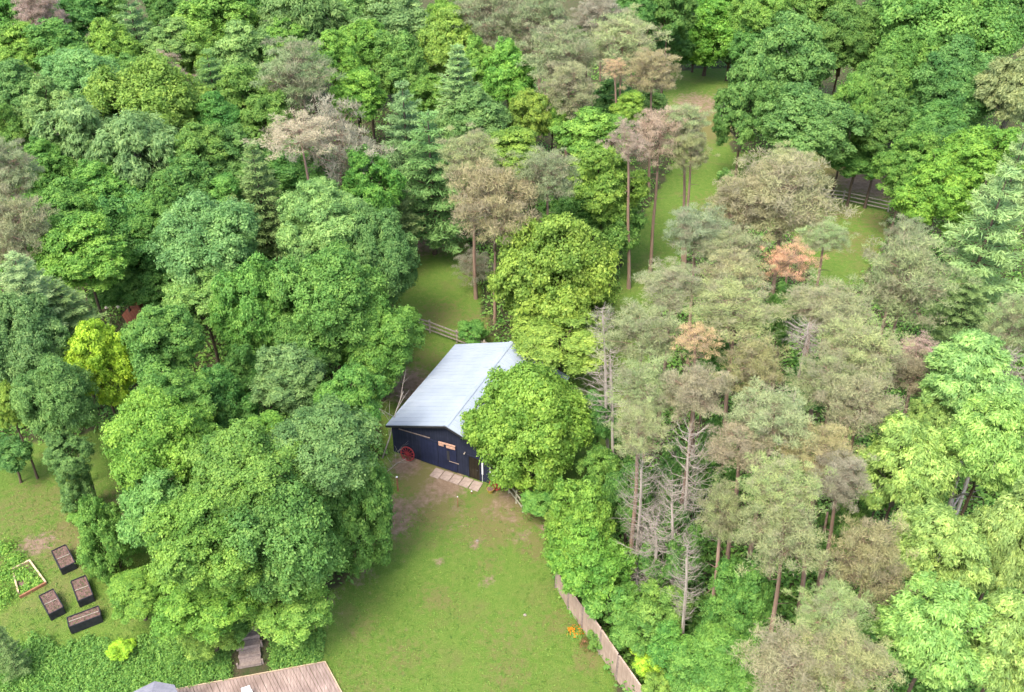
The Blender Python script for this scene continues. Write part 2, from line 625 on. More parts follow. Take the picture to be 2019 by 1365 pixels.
# leaf colours
COL = {
    'g': (0.190, 0.355, 0.072), 'dg': (0.145, 0.295, 0.068), 'b': (0.235, 0.410, 0.070), 'y': (0.275, 0.425, 0.075),
    'gs': (0.195, 0.350, 0.100), 'yy': (0.440, 0.600, 0.060), 'bg': (0.180, 0.315, 0.090), 'sg': (0.235, 0.365, 0.125), 'lg': (0.250, 0.420, 0.120),
    'al': (0.365, 0.520, 0.150), 'lo': (0.310, 0.390, 0.170),
    'p': (0.305, 0.340, 0.155), 'po': (0.350, 0.330, 0.155), 'pb': (0.270, 0.320, 0.155), 'pg': (0.330, 0.310, 0.200),
    'pr': (0.600, 0.385, 0.225), 'pk': (0.470, 0.370, 0.275), 'pp': (0.395, 0.335, 0.250), 'pl': (0.325, 0.385, 0.165),
    'grass': (0.175, 0.290, 0.055), 'wp': (0.250, 0.380, 0.140), 'wb': (0.195, 0.315, 0.110), 'ws': (0.175, 0.285, 0.090),
}
NAMES = {'maple_small': ('maple_tree', 'tree'), 'maple': ('maple_tree', 'tree'), 'maple_big': ('maple_tree', 'tree'), 'oak': ('oak_tree', 'tree'),
         'ash': ('ash_tree', 'tree'), 'pine': ('pine_tree', 'pine'), 'pine_dry': ('pine_tree', 'pine'), 'white_pine': ('white_pine', 'pine'),
         'spruce': ('spruce_tree', 'conifer'), 'dead': ('dead_tree', 'dead tree'), 'bush': ('shrub', 'shrub')}
count = {}


def tree(u, v, w, h, Ht, sp, c, label, group=None, rot=None, trad=None, base=None):
    """crown centred on pixel (u, v), w x h pixels large, tree Ht metres tall"""
    rng = random.Random(int(u * 7 + v * 13))
    if group and group.startswith('broadleaf'):
        w, h = w * 1.13, h * 1.13
    k = count[sp] = count.get(sp, 0) + 1
    rz = 3.0
    for _ in range(6):
        zc = Ht - rz
        P = atz(u, v, zc)
        dist = (P - Vector((0, 0, CAMH))).length
        depth = P.y * CT - (P.z - CAMH) * ST
        r = w / 2 * depth / FPX
        al = math.asin((CAMH - zc) / dist)
        hh = h / 2 * depth / FPX
        q = max((0.35 * r) ** 2, hh * hh - (r * math.sin(al)) ** 2)
        rz = min(math.sqrt(q) / math.cos(al), Ht * 0.48, 2.2 * r + 1.5)
        rz = max(rz, 0.45 * r)
    zc = Ht - rz
    P = atz(u, v, zc)
    g = terrain(P.x, P.y)
    name, cat = NAMES[sp]
    lean = (0.0, 0.0)
    if sp.startswith('pine') or sp == 'dead':
        lean = (rng.uniform(-0.05, 0.03) - (0.05 if P.x > 3 else 0), rng.uniform(-0.04, 0.04))
    root = empty(name, (P.x - lean[0] * (zc - g), P.y - lean[1] * (zc - g), g - 0.05))
    root.rotation_euler = (-lean[1], lean[0], 0)
    tag(root, label, cat, group)
    rot = rng.uniform(0, 6.28) if rot is None else rot
    if sp == 'dead':
        me = DEAD[(k - 1) % 2] if w > 40 else DEAD[2]
        t = link('trunk', TRUNK_DEAD[k % 2], root)
        t.scale = (0.13, 0.13, zc + rz * 0.6)
        o = link('branches', me, root)
        o.location = (0, 0, zc + 0.05)
        o.scale = (r / 2.2, r / 2.2, rz / 3.5)
        o.rotation_euler = (0, 0, rot)
        return root
    lib = LIB['maple_small' if sp == 'bush' else sp]
    R, Rz, cm, lm = lib[(k * 5 + 1) % len(lib)] if len(lib) > 2 else lib[k % len(lib)]
    sc = (r / R, r / R, rz / Rz)
    o = link('crown', cm, root)
    cc = COL[c]
    j = [rng.uniform(0.9, 1.1) for _ in range(3)]
    o.color = (cc[0] * j[0], cc[1] * j[1] ** 0.5, cc[2] * j[2], 1)
    o.location = (0, 0, zc - g + 0.05)
    o.scale = sc
    o.rotation_euler = (0, 0, rot)
    o2 = link('limbs', lm, root)
    o2.location = o.location
    o2.scale = sc
    o2.rotation_euler = (0, 0, rot)
    if sp != 'bush':
        pine = sp.startswith('pine')
        tm = TRUNK['pine' if pine else 'broad'][k % 3]
        t = link('trunk', tm, root)
        tr = trad or (0.11 + 0.004 * Ht if pine else 0.035 * r + 0.05)
        t.scale = (tr, tr, max(0.5, zc - g + 0.05 - rz * 0.45))
    return root


# ------------------------------------------------------------------ ground
def ground_material():
    m, nt, b = new_mat('grass_ground', 0.95, 0.08)
    f1 = noise(nt, 0.35, 6, rough=0.65)
    f2 = noise(nt, 2.2, 6, rough=0.7)
    f3 = noise(nt, 14.0, 5, rough=0.75)
    grass = mix_rgb(nt, ramp(nt, f2, 0.32, 0.68), (0.130, 0.235, 0.038), (0.230, 0.290, 0.070))
    grass = mix_rgb(nt, ramp(nt, f3, 0.35, 0.75), grass, (0.075, 0.165, 0.022))
    straw = mix_rgb(nt, ramp(nt, f3, 0.3, 0.7), (0.235, 0.195, 0.085), (0.150, 0.165, 0.050))
    dirt = mix_rgb(nt, ramp(nt, f2, 0.3, 0.7), (0.20, 0.13, 0.085), (0.34, 0.255, 0.18))
    wood = mix_rgb(nt, ramp(nt, f2, 0.35, 0.65), (0.060, 0.090, 0.030), (0.11, 0.085, 0.055))

    def attr(nm, brk):
        a = nt.nodes.new('ShaderNodeAttribute')
        a.attribute_name = nm
        add = nt.nodes.new('ShaderNodeMath')
        add.operation = 'ADD'
        nt.links.new(a.outputs['Fac'], add.inputs[0])
        sub = nt.nodes.new('ShaderNodeMapRange')
        sub.inputs[1].default_value = 0.25
        sub.inputs[2].default_value = 0.75
        sub.inputs[3].default_value = -brk
        sub.inputs[4].default_value = brk
        nt.links.new(f2, sub.inputs[0])
        nt.links.new(sub.outputs[0], add.inputs[1])
        cl = nt.nodes.new('ShaderNodeMapRange')
        cl.inputs[1].default_value = 0.25
        cl.inputs[2].default_value = 0.75
        nt.links.new(add.outputs[0], cl.inputs[0])
        return cl.outputs[0]
    c = mix_rgb(nt, ramp(nt, f1, 0.52, 0.80), grass, straw)
    c = mix_rgb(nt, attr('straw', 0.45), c, straw)
    c = mix_rgb(nt, attr('dirt', 0.45), c, dirt)
    c = mix_rgb(nt, attr('woods', 0.2), c, wood)
    nt.links.new(c, b.inputs['Base Color'])
    bump(nt, b, f3, 1.0, 0.15)
    return m


# open ground, as outlines in the photograph projected onto the ground
OPEN = [
    [(0, 870), (60, 880), (180, 850), (260, 850), (330, 1000), (330, 1150), (420, 1250), (300, 1330), (250, 1320), (0, 1320), (-60, 1320), (-60, 870)],
    [(600, 1250), (700, 1130), (750, 900), (800, 880), (1010, 960), (1100, 1000), (1080, 1100), (1110, 1160), (1200, 1300), (1240, 1400), (640, 1400), (560, 1300)],
    [(780, 470), (850, 440), (920, 470), (960, 640), (985, 690), (1030, 820), (1000, 960), (760, 900), (740, 800), (820, 690), (780, 620)],
    [(1200, 640), (1230, 500), (1290, 390), (1340, 300), (1300, 190), (1320, 140), (1440, 135), (1450, 200), (1440, 300), (1420, 420), (1340, 520), (1300, 640), (1200, 950), (1050, 1030), (1000, 960), (1100, 700)],
    [(1400, 300), (1600, 300), (1720, 280), (1760, 330), (1750, 470), (1700, 560), (1600, 570), (1560, 450), (1420, 420)],
]
BLOBS = {   # patches: u, v, radius in metres, strength
    'straw': [(860, 1000, 2.5, .8), (960, 1040, 2.5, .7), (1060, 1080, 1.5, .7), (790, 1020, 2, .7), (880, 480, 3, .6), (870, 620, 3, .5), (1400, 400, 3, .4), (1680, 480, 4, .5), (60, 1000, 4, .5), (150, 1060, 3.5, .7), (20, 1100, 3, .5), (860, 1180, 1.5, .5), (800, 1290, 1.8, .5), (1000, 1330, 2, .5), (960, 1120, 1.3, .45), (1100, 1230, 1.6, .5), (720, 1240, 1.4, .45), (230, 1000, 3, .6), (850, 940, 3, .9), (1000, 1000, 3.0, .8), (1090, 1010, 2.0, .9), (700, 1350, 3, .35),
              (960, 640, 3, .6), (830, 480, 3, .8), (840, 720, 3, .5), (1000, 1260, 2.5, .4), (1380, 250, 6, .9), (1660, 350, 6, .8), (1740, 440, 3, .6), (1660, 420, 3, .5), (1120, 1100, 1.6, .6), (900, 1060, 2, .3),
              (1160, 1300, 1.2, .7), (780, 1060, 2, .5)],
    'dirt': [(905, 1030, .5, .9), (835, 985, 1.0, .7), (1010, 1020, .8, .7), (960, 1145, .5, .7), (870, 1110, .5, .6), (1025, 1060, .6, .8), (780, 1035, 1.2, .8), (880, 955, 1.6, .9), (800, 915, 1.4, .9), (780, 1010, 1.7, .8), (1000, 985, 1.2, .6), (1080, 1040, .8, .8), (975, 1010, .7, .7), (840, 470, 3.0, .9), (800, 760, 2.5, .9), (70, 1075, 1.3, .8),
             (290, 940, 1.6, .8), (270, 1000, 1.8, .9), (1375, 205, 4, .7), (1720, 360, 4, 1.), (1340, 480, 1, .3), (940, 1070, .5, .8), (1740, 300, 4, .8), (620, 1190, 1.5, .6), (700, 1130, 1.5, .5), (905, 1000, .5, .7)],
}


def inpoly(x, y, poly):
    c = False
    n = len(poly)
    for i in range(n):
        x0, y0 = poly[i]
        x1, y1 = poly[(i + 1) % n]
        if (y0 > y) != (y1 > y) and x < (x1 - x0) * (y - y0) / (y1 - y0) + x0:
            c = not c
    return c


OPENW = [[(atz(u, v).x, atz(u, v).y) for u, v in p] for p in OPEN]


def is_open(x, y):
    return any(inpoly(x, y, p) for p in OPENW)


def build_ground():
    xs = np.concatenate([np.arange(-400, -64, 24.0), np.arange(-64, 64, 0.8), np.arange(64, 401, 24.0)])
    ys = np.concatenate([np.arange(-120, 8, 16.0), np.arange(8, 172, 0.8), np.arange(172, 520, 26.0)])
    nx, ny = len(xs), len(ys)
    V = []
    A = {'straw': [], 'dirt': [], 'woods': []}
    bl = {k: [(gnd(u, v), r, s) for u, v, r, s in b] for k, b in BLOBS.items()}
    for y in ys:
        for x in xs:
            V.append((x, y, terrain(x, y)))
            for k in ('straw', 'dirt'):
                m = 0.0
                for p, r, s in bl[k]:
                    dx, dy = x - p.x, y - p.y
                    d = math.sqrt(dx * dx + dy * dy) / r
                    if d < 1.5:
                        m = max(m, s * (1 - sst(0.3, 1.5, d)))
                A[k].append(m)
            A['woods'].append(0.0 if (8 < y < 172 and -64 < x < 64 and is_open(x, y)) else 1.0)
    F = []
    for j in range(ny - 1):
        for i in range(nx - 1):
            a = j * nx + i
            F.append((a, a + 1, a + nx + 1, a + nx))
    me = np_mesh('ground', V, np.array(F), ground_material(), smooth=True)
    for k, vals in A.items():
        a = me.attributes.new(k, 'FLOAT', 'POINT')
        a.data.foreach_set('value', np.asarray(vals, dtype=np.float32))
    o = link('ground', me)
    tag(o, 'lawn, paddock grass and shaded woodland floor', 'ground', kind='structure')


build_ground()

# ------------------------------------------------------------------ undergrowth below the trees, and the planted bank
def scatter_mass(name, label, cat, pts_h, seed, c, leaf=0.13, per=16, mat='leaf', spread=0.5):
    rng = np.random.default_rng(seed)
    B = np.array([(x, y, terrain(x, y)) for x, y, hh in pts_h])
    hh = np.array([q[2] for q in pts_h])
    n = len(B) * per
    idx = np.repeat(np.arange(len(B)), per)
    e = rdirs(rng, n)
    e[:, 2] = np.abs(e[:, 2])
    P = B[idx] + e * np.stack([np.full(n, spread)] * 2 + [hh[idx]], 1) * rng.uniform(0.5, 1.1, (n, 1))
    bt = rng.uniform(0, 1, len(B))
    N = e + np.array([0, 0, 0.5]) + rng.normal(0, 0.4, (n, 3))
    la = leaf * rng.uniform(0.6, 1.4, n)
    V, F = leaf_quads(P, N, rng.normal(0, 1, (n, 3)), la, la * 0.55)
    me = np_mesh(name, V, F, M[mat], np.clip(bt[idx] * 0.6 + 0.2 + rng.normal(0, .2, n), 0, 1), np.zeros(n))
    o = link(name, me)
    o.color = (*COL[c], 1)
    tag(o, label, cat, kind='stuff')
    return o


rng0 = random.Random(5)
pts = []
for _ in range(28000):
    u, v = rng0.uniform(-150, 2170), rng0.uniform(60, 1480)
    p = atz(u, v)
    if p.y > 180:
        continue
    if not is_open(p.x, p.y):
        pts.append((p.x, p.y, rng0.uniform(0.3, 1.9)))
DECK = [(300, 1375), (640, 1306), (700, 1430), (330, 1500)]
DECKW = [(atz(u, v).x, atz(u, v).y) for u, v in DECK]
STEPP = [(450, 1240), (530, 1240), (535, 1345), (455, 1345)]
STEPW = [(gnd(u, v).x, gnd(u, v).y) for u, v in STEPP]
bankp = [p for p in pts if (Vector((p[0], p[1], 0)) - BANK0).dot(bnor) < 5.5 and p[0] < 0]
pts = [p for p in pts if not ((Vector((p[0], p[1], 0)) - BANK0).dot(bnor) < 5.5 and p[0] < 0)]
scatter_mass('undergrowth', 'low green saplings and brush covering the woodland floor', 'undergrowth', pts, 3, 'g', 0.15, 13, spread=0.75)

gp = []
for _ in range(30000):
    u, v = rng0.uniform(-40, 2060), 140 + 1260 * rng0.random() ** 0.6
    p = gnd(u, v)
    if is_open(p.x, p.y) and not inpoly(p.x, p.y, DECKW) and not (v > 880 and v < 1000 and u > 740) and rng0.random() < 0.35 + 0.5 * (math.sin(p.x * 0.9 + 2 * math.sin(p.y * .4)) * math.sin(p.y * 0.8 + p.x * .3) > -0.2):
        gp.append((p.x, p.y, rng0.uniform(0.03, 0.10)))
BARNQ = [(760, 850), (905, 670), (1020, 670), (1015, 975)]
BARNW = [(gnd(u, v).x, gnd(u, v).y) for u, v in BARNQ]
gp = [p for p in gp if not inpoly(p[0], p[1], BARNW)]
scatter_mass('grass', 'short mown grass and clover tufts over the lawn and paddocks', 'grass', gp, 6, 'grass', 0.045, 6, spread=0.16)

bp = []
for _ in range(8500):
    u, v = rng0.uniform(-80, 660), rng0.uniform(1250, 1420)
    p = gnd(u, v)
    if inpoly(p.x, p.y, DECKW) or inpoly(p.x, p.y, STEPW):
        continue
    d = (Vector((p.x, p.y, 0)) - BANK0).dot(bnor)
    if u < 300 and v < 1268 + 10 * math.sin(u * 0.06) + 6 * math.sin(u * 0.17):
        continue
    if d < 0.25 or (p.x > BANK1.x - 0.3):
        continue
    bp.append((p.x, p.y, rng0.choice([0.15, 0.25, 0.35, 0.6])))
scatter_mass('bank_planting', 'leafy green ground cover on the bank left of the timber steps', 'ground cover', bp, 4, 'g', 0.065, 20, spread=0.26)

# ------------------------------------------------------------------ the trees
TREES = """
# top left wood
20 30 90 100 14 maple g W | mid green tree in the top left corner of the wood
78 35 80 95 15 pine pp W | thin greyish brown pine behind the trees in the top left corner
150 25 120 110 14 maple dg W | dark green round tree right of the greyish pine at the top left
212 20 80 90 13 maple g W | narrow green tree between two darker crowns on the top edge
268 70 120 140 15 white_pine bg W | soft blue green pine with feathery top near the upper left edge
330 25 90 90 14 maple dg W | dark crown with bare twigs on the top edge left of the yellow green tree
425 45 150 120 15 maple b W | bright yellow green tree on the top edge left of the centre
505 35 110 110 14 maple g W | green top edge tree between the yellow green and the broad blue green one
600 45 160 140 16 ash bg W | broad blue green feathery tree on the top edge
690 40 100 110 15 maple lg W | light green tree right of the broad blue green one on the top edge
780 55 160 130 15 maple sg W | silvery green broad crown on the top edge left of the dark twin pine
885 50 90 110 14 maple b W | yellow green tree touching the left side of the dark blue twin pine
960 50 130 140 17 pine pb N | dark bluish pine on the top edge with reddish forked stem, left one of the pair
1060 60 130 140 17 pine pb N | dark bluish pine on the top edge with reddish stem, right one of the pair
1180 35 100 75 17 pine pg N | greyish pink pine top on the top edge above the olive pines
1160 72 90 70 14 maple g N | small green crown under the greyish pink pine top
1110 110 140 120 17 pine p N | olive pine below the dark bluish twin pines
1122 185 110 110 15 pine po N | brownish olive pine lowest in the group behind the yellow green maples
1225 90 150 110 17 pine pl N | pale green topped pine left of the back clearing
1285 148 100 90 16 pine po N | brown olive pine leaning over the brown ground of the back clearing
1212 135 52 50 15.5 pine_dry pr N | small rust orange dead pine top among the olive pines
1210 205 110 80 8 maple dg N | dark green low tree under the rust orange pine top
1275 205 80 60 6 maple_small dg N | dark green bush at the edge of the brown back clearing
# back right wood
1255 25 100 110 15 maple dg R | dark top edge tree with a bare stem, left of the bright layered maple
1320 25 110 120 15 maple dg R | dark green tree directly left of the bright layered maple
1400 55 180 150 11.5 maple_big b R | bright layered maple with a visible grey stem on the top edge
1370 95 110 80 6 maple dg R | dark low tree behind the stem of the bright layered maple
1440 105 90 70 6 maple dg R | dark low tree right of the stem of the bright layered maple
1325 95 90 80 8 maple dg R | low dark green tree below left of the bright layered maple
1500 30 120 110 16 maple b R | bright green tree right of the layered maple on the top edge
1480 95 100 90 12 maple dg R | dark green crown behind the big round oak on its left
1600 15 130 110 16 maple g R | green tree on the top edge above the big round oak
1665 85 140 150 15 maple_big dg R | dark green tree flecked with light leaves right of the round oak
1720 190 110 140 14 maple g R | green tree in front of the dark flecked tree
1755 40 150 160 17 maple dg R | dark tree on the top edge left of the tallest green maple
1860 75 270 230 19 maple_big g R | tallest green maple in the top right with many overlapping boughs
1770 160 150 170 15 maple_big g R | mid green maple at the left foot of the tallest green maple
1880 180 180 170 15 maple_big dg R | darker maple below the tallest green maple on the right
1975 50 130 190 17 maple dg R | dark green tree in the top right corner
1998 190 150 150 16 ash lo R | pale olive drooping tree on the right edge
1850 262 130 110 12 maple dg R | dark green rounded tree with bare twigs behind, below the right maples
1790 335 130 150 12 maple g R | dark green tree at the right end of the back rail fence
1745 250 120 110 12 maple dg R | shaded dark tree right of the round oak
1555 140 190 190 15.5 oak bg R | big round blue green oak beside the back clearing
1470 215 130 185 14 oak bg R | blue green oak leaning left, in front of the round one
1590 255 210 150 13 oak bg R | blue green oak low in front with a bare fork showing
1675 235 110 150 13 oak g R | greener narrow crown at the right side of the round oak
1690 320 120 80 7 maple dg R | low dark green tree over the reddish bare soil
1935 320 170 150 16 maple b R | bright green maple between the dark trees and the big white pine
1850 385 160 160 14 maple b R | bright green maple lower left of its twin, above the big white pine
1865 300 90 90 12 maple dg R | dark green tree wedged behind the bright green maples
1995 350 130 220 20 white_pine wp N | tall pale tipped white pine on the right edge
1935 500 250 360 19 white_pine wp N | big white pine with yellow green plumes at the right
1900 600 150 150 12 white_pine ws N | dark lower white pine under the plumes of the big one
1785 560 180 170 16 pine p N | olive pine with two reddish stems left of the big white pine
1785 475 90 80 14 pine pb N | small bluish olive pine beside the right paddock
1995 650 100 130 16 pine pl P | pale olive pine on the right edge above the pale feathery trees
# upper left wood, second band
40 110 100 100 14 maple b W | bright green crown near the left edge below the corner tree
110 95 120 90 14 maple g W | green crown right of the bright one near the top left
25 190 110 110 14 maple bg W | bluish green crown on the left edge below the bright one
160 170 140 120 15 maple_big lg W | light green broad tree in the upper left quarter
95 235 120 120 14 maple lg W | light green tree below the broad one near the left edge
225 105 100 110 15 maple b W | bright yellowish tree below the feathery blue pine
250 165 90 90 13 maple g W | green tree under the bright yellowish tree
345 90 100 80 14 maple lg W | pale green crown under the top edge left of centre
400 110 90 90 13 maple b W | yellowish green crown above the bluish fir in the upper left
332 150 70 75 15.5 pine_dry pp W | greyish purple dead pine top in the upper left wood
420 170 110 130 15 white_pine bg W | bluish soft conifer right of the greyish purple pine
488 115 120 120 15 maple lg W | light green tree left of the brown flat topped pine
560 80 100 70 13 maple b W | yellow green crown above the brown flat topped pine
590 150 130 115 17 pine pb W | brown flat topped pine with orange stem in the upper left
655 120 100 100 15 maple b W | bright yellow green tree right of the brown flat topped pine
722 105 110 100 14 maple b W | yellow green round tree left of the silvery spire
705 195 110 100 13 maple b W | bright green crown below the two yellow green ones
790 140 110 120 14 maple g W | mid green tree left of the bright maple behind the spire
880 100 120 130 15 maple y W | brightest yellow green maple behind the silvery spire
940 140 80 100 14 maple y W | yellow green shoulder tree right of the brightest maple
905 180 110 160 17 spruce sg W | silvery blue spruce spire in the upper centre
1005 165 110 130 14 maple b W | yellow green tree left of the olive pines in the upper centre
850 205 90 90 12 maple g W | green crown left of the silvery spruce spire
305 235 210 190 16 maple_big b W | broad light yellow green maple in the left wood
480 195 120 120 14 maple g W | green tree below the light one, left of the brown flat topped pine
525 250 110 110 13 maple g W | green crown behind the dead pinkish pine on its left
440 245 100 100 13 maple dg W | shaded green crown right of the broad yellow green maple
20 265 90 110 13 maple g W | green tree on the left edge above the brownish pine
165 290 160 160 15 ash sg W | silvery leaved tree in the left wood
280 335 180 180 15 ash sg W | silvery green tree below the broad yellow green maple
20 345 100 110 16 pine pb W | brownish pine on the left edge
95 345 110 110 13 maple g W | green crown right of the brownish left edge pine
395 320 120 120 14 maple g W | mid green tree right of the silvery pair
475 320 120 110 13 maple dg W | dark green tree left of the dead pinkish pine
380 385 150 130 13 maple dg W | dark rounded tree above the light green yard maple
515 400 120 210 15 spruce ws W | dark layered spruce left of the yard maples
470 455 90 130 11 spruce ws W | lower dark spruce behind the yard maples
590 265 140 80 17 pine_dry pk W | dead pine with pinkish brown flat top
668 300 150 170 16.5 pine_dry pp W | dead pine with drooping purple grey crown right of the pinkish one
600 345 140 120 12 maple dg W | dark green tree beneath the dead pinkish pine
735 375 120 140 13 maple g W | green maple behind the dead purple grey pine
800 265 140 190 16 white_pine wb W | blue green white pine in the upper centre
850 350 190 240 15 white_pine ws W | dark layered white pine over the edge of the paddock
775 400 110 130 11 white_pine ws W | dark low conifer left of the layered white pine
945 250 130 120 14 maple bg W | blue green tree right of the blue green white pine
1040 240 90 110 13 maple y N | small yellow green tree left of the bright paddock maples
1010 305 130 100 13 maple y N | bright yellow green crown above the pale olive pines
1090 235 80 80 12 maple b N | green crown under the brownish olive pine
930 325 120 120 16 pine pl N | pale green pine with bushy top left of the grey green round one
1078 355 115 110 15.5 pine pb N | round greyish green pine with a pink stem
975 415 170 170 15 pine po N | large brownish olive pine above the yellow green yard maple
935 530 80 110 4.5 pine_dry pg N | low greyish dying pine beside the paddock grass
1175 270 160 120 14 maple b N | bright green maple at the far side of the paddock strip
1185 370 170 170 13 maple b N | bright green maple left of the tall bare stemmed pines
1195 440 150 150 9 maple g N | low mid green maple at the foot of the bare stemmed pines
1120 420 110 130 10 maple dg N | shaded green maple between the olive pine and the bright ones
1240 220 75 75 13 maple y N | small yellow green tree beside a thin dead stem
1238 285 80 90 16.5 pine_dry pp N | thin dead pine with grey purple top and long bare stem
1300 275 115 140 17 pine_dry pk N | tall pine with pinkish dying crown and long bare stem
1350 255 100 95 16.5 pine pl N | tall pine with pale green umbrella top beside the strip
1362 305 82 90 15 pine po N | brownish pine right of the umbrella topped one
1430 345 34 24 1.6 bush lg N | small round bush in the paddock strip
# right stand
1545 395 220 170 17 pine p P | broadest brownish olive pine in front of the right paddock
1470 410 130 130 16 pine po P | brownish olive pine at the left shoulder of the broadest one
1555 330 110 70 15 pine pl P | pale green pine top behind the broadest pine
1370 460 130 100 14.5 pine pb P | bluish olive pine at the end of the paddock strip
1440 495 120 90 14 pine pb P | bluish pine right of the one at the end of the paddock strip
1625 470 95 70 15 pine pl P | sparse pale pine reaching over the right paddock
1555 522 105 100 15 pine_dry pr P | rust orange dead pine in the right stand
1450 545 130 100 15 pine po P | yellowish brown pine left of the rust orange one
1325 570 140 100 15 pine pb P | bluish olive pine above the pale grey green pines
1450 612 180 110 15.5 pine p P | wide olive pine below the yellowish brown one
1540 625 75 130 13 maple dg P | narrow dark green broadleaf tree among the olive pines
1630 610 170 110 15.5 pine p P | wide olive brown pine below the right paddock
1370 672 95 85 16 pine_dry pr P | orange pink dead pine in the middle of the right stand
1265 665 140 120 15 pine p P | pale olive pine right of the grey dead top
1190 645 65 90 15 dead g D | silver grey dead tree top beside the yellow green yard maple
1590 665 90 80 15 dead g D | bare grey dead tree in a gap of the olive pines
1695 690 160 120 16 pine pl P | pale green pine in the middle of the right stand
1480 730 130 120 15 pine po P | bushy yellow olive pine beside a dark gap
1808 690 90 70 13 pine_dry pk P | pinkish brown pine below the twin reddish stems
1800 745 110 100 13 pine pg P | grey brown pine left of the pale feathery trees
1640 755 150 120 15.5 pine p P | olive pine below the pale green one in the right stand
1275 770 140 120 15 pine p P | pale olive pine right of the barn maple
1370 780 130 120 16 pine pg P | brownish grey pine with a long straight stem
1525 830 160 130 16 pine pl P | pale olive pine at the heart of the right stand
1695 800 150 130 16 pine p P | rounded olive pine left of the pale feathery tree tops
1260 850 120 100 14.5 pine pl P | pale olive pine over the bare grey stems
1615 885 140 110 15 pine po P | brownish pine with orange tinted tips in the right stand
1460 885 130 110 15 pine pg P | greyish pine right of the dead grey trees
1655 945 115 110 15 pine pg P | pinkish grey pine above two curved reddish stems
1540 960 150 120 16 pine pl P | yellowish green topped pine standing proud at the lower right
1545 1060 170 150 15 pine p P | olive pine with a stout orange stem at the lower right
1425 1020 100 120 14 pine p P | small olive pine left of the one with the stout stem
1710 1110 150 180 15 pine po P | yellow olive pine left of the pale feathery trees
1640 1210 150 120 13 pine pl P | sparse green pine below the yellow olive one
1560 1325 190 120 13 pine po P | yellowish pine on the bottom edge
1670 1310 170 140 13.5 pine p P | olive pine on the bottom edge left of the pale feathery trees
1400 700 90 130 11 maple dg P | dark green understorey tree showing beside the orange pink pine
1415 900 100 150 10 maple dg P | dark green understorey tree right of the bare grey stems
1590 760 90 120 10 maple dg P | dark understorey tree in the gap beside the bushy yellow olive pine
1660 1060 110 130 9 maple g P | green understorey tree between the curved reddish stems
1740 960 90 130 9 maple g P | green understorey tree left of the grey forked stem
1460 1190 150 170 9 maple g P | bright understorey maple left of the stout orange stem
1420 1310 180 140 8 maple g P | understorey maple on the bottom edge left of the yellowish pine
1330 1100 130 170 8 maple dg P | shaded understorey maple behind the bare white sapling
1240 990 130 150 8 maple dg P | shaded understorey maple behind the fence maple
1330 960 120 150 8 maple dg P | dark understorey tree behind the tallest grey dead tree
1180 830 90 110 7 maple dg P | dark understorey tree between the barn maple and the pines
1180 930 90 90 5 maple_small g P | small green tree between the barn maple and the fence maple
# dead trees
1262 985 90 250 13 dead g D | leaning grey dead tree behind the fence maple
1352 985 130 330 14.5 dead g D | tallest grey dead tree with dense fan of bare branches
1325 1060 100 260 12 dead g D | grey dead tree just left of the tallest bare one
1293 1110 120 190 9 dead g D | pale bare sapling with forked white branches
1205 760 110 160 13 dead g D | grey dead tree with drooping bare branches right of the barn maple
1975 735 100 110 15 dead g D | bare pale tree top at the right edge
1352 1150 70 170 11 dead g D | thin grey dead stem with few hooked branches
# lower right feathery trees
1915 755 200 180 16 ash al A | pale feathery tree below the big white pine
1780 930 180 200 15 ash al A | pale feathery tree left of the forked grey stem
1950 890 190 200 16 ash al A | pale feathery tree right of the forked grey stem
1860 1090 210 200 14 ash al A | bright feathery tree in the lower right below the forked stem
1985 1070 160 240 15 ash al A | bright feathery tree on the right edge
1840 1260 220 220 14 ash al A | large bright feathery tree on the bottom edge at right
1975 1290 200 220 14 ash al A | bright feathery tree in the bottom right corner
1840 830 110 130 13 ash al A | small pale feathery tree between two larger ones
# fence side
1145 1040 150 180 9 maple b S | bright green round maple at the right edge of the lawn
1165 1110 170 170 7 maple b S | lower bright maple in front of the fence maple by the lawn
1200 1180 120 110 4.5 maple_small g S | green shrub leaning over the top of the wooden fence
1255 1245 110 90 4 maple_small g S | green shrub behind the wooden fence, second from the lawn maple
1300 1200 120 110 5 maple_small g S | green shrub under the bare white sapling
1275 1300 80 60 3 bush yy S | yellow green shrub spilling over the fence
1330 1290 120 110 4.5 maple_small g S | green shrub at the bottom edge behind the fence
1370 1345 120 90 4.5 maple_small g S | green shrub on the bottom edge left of the understorey maple
1300 1352 70 60 3 bush y S | yellowish shrub on the bottom edge behind the fence end
1120 1130 60 60 1.6 bush g S | small shrub at the upper end of the wooden fence
1178 1262 46 60 1.4 bush g S | leafy shrub in front of the wooden fence near the orange flowers
1100 1040 60 60 3 bush b S | small bright shrub at the left foot of the fence maple
# yard maples
1088 562 250 275 12 maple_big y Y | yellow green maple behind the barn
1108 672 205 128 6.8 maple y Y | low skirt of green maple directly behind the barn roof
1047 842 240 292 9 maple_big y Y | yellow green maple overhanging the right side of the barn roof
1060 990 80 60 2.5 bush g Y | small green shrub behind the corner gate
932 655 62 48 2.4 bush g Y | green bush growing through the rail fence behind the barn
415 490 210 200 14 maple_big lg Y | light green maple at the upper left of the yard
400 590 160 130 10 maple lg Y | light green lower crown under the light maple with a pale stem
640 450 190 180 14 maple_big lg Y | light topped maple left of the paddock
745 520 160 200 12 maple_big bg Y | darker green maple beside the paddock grass
505 620 160 200 12 maple g Y | green maple between the light maple and the broad dark one
650 600 220 210 13 maple_big g Y | broad green maple left of the barn roof
745 680 180 180 9 maple_big g Y | low spreading maple reaching towards the barn roof
600 680 150 130 9 maple dg Y | dark green lower crown of the yard between two maples
570 745 150 130 11 maple gs Y | round maple with reddish leaf tips near the barn
690 795 150 160 11 maple g Y | green maple with orange leaf tips left of the barn front
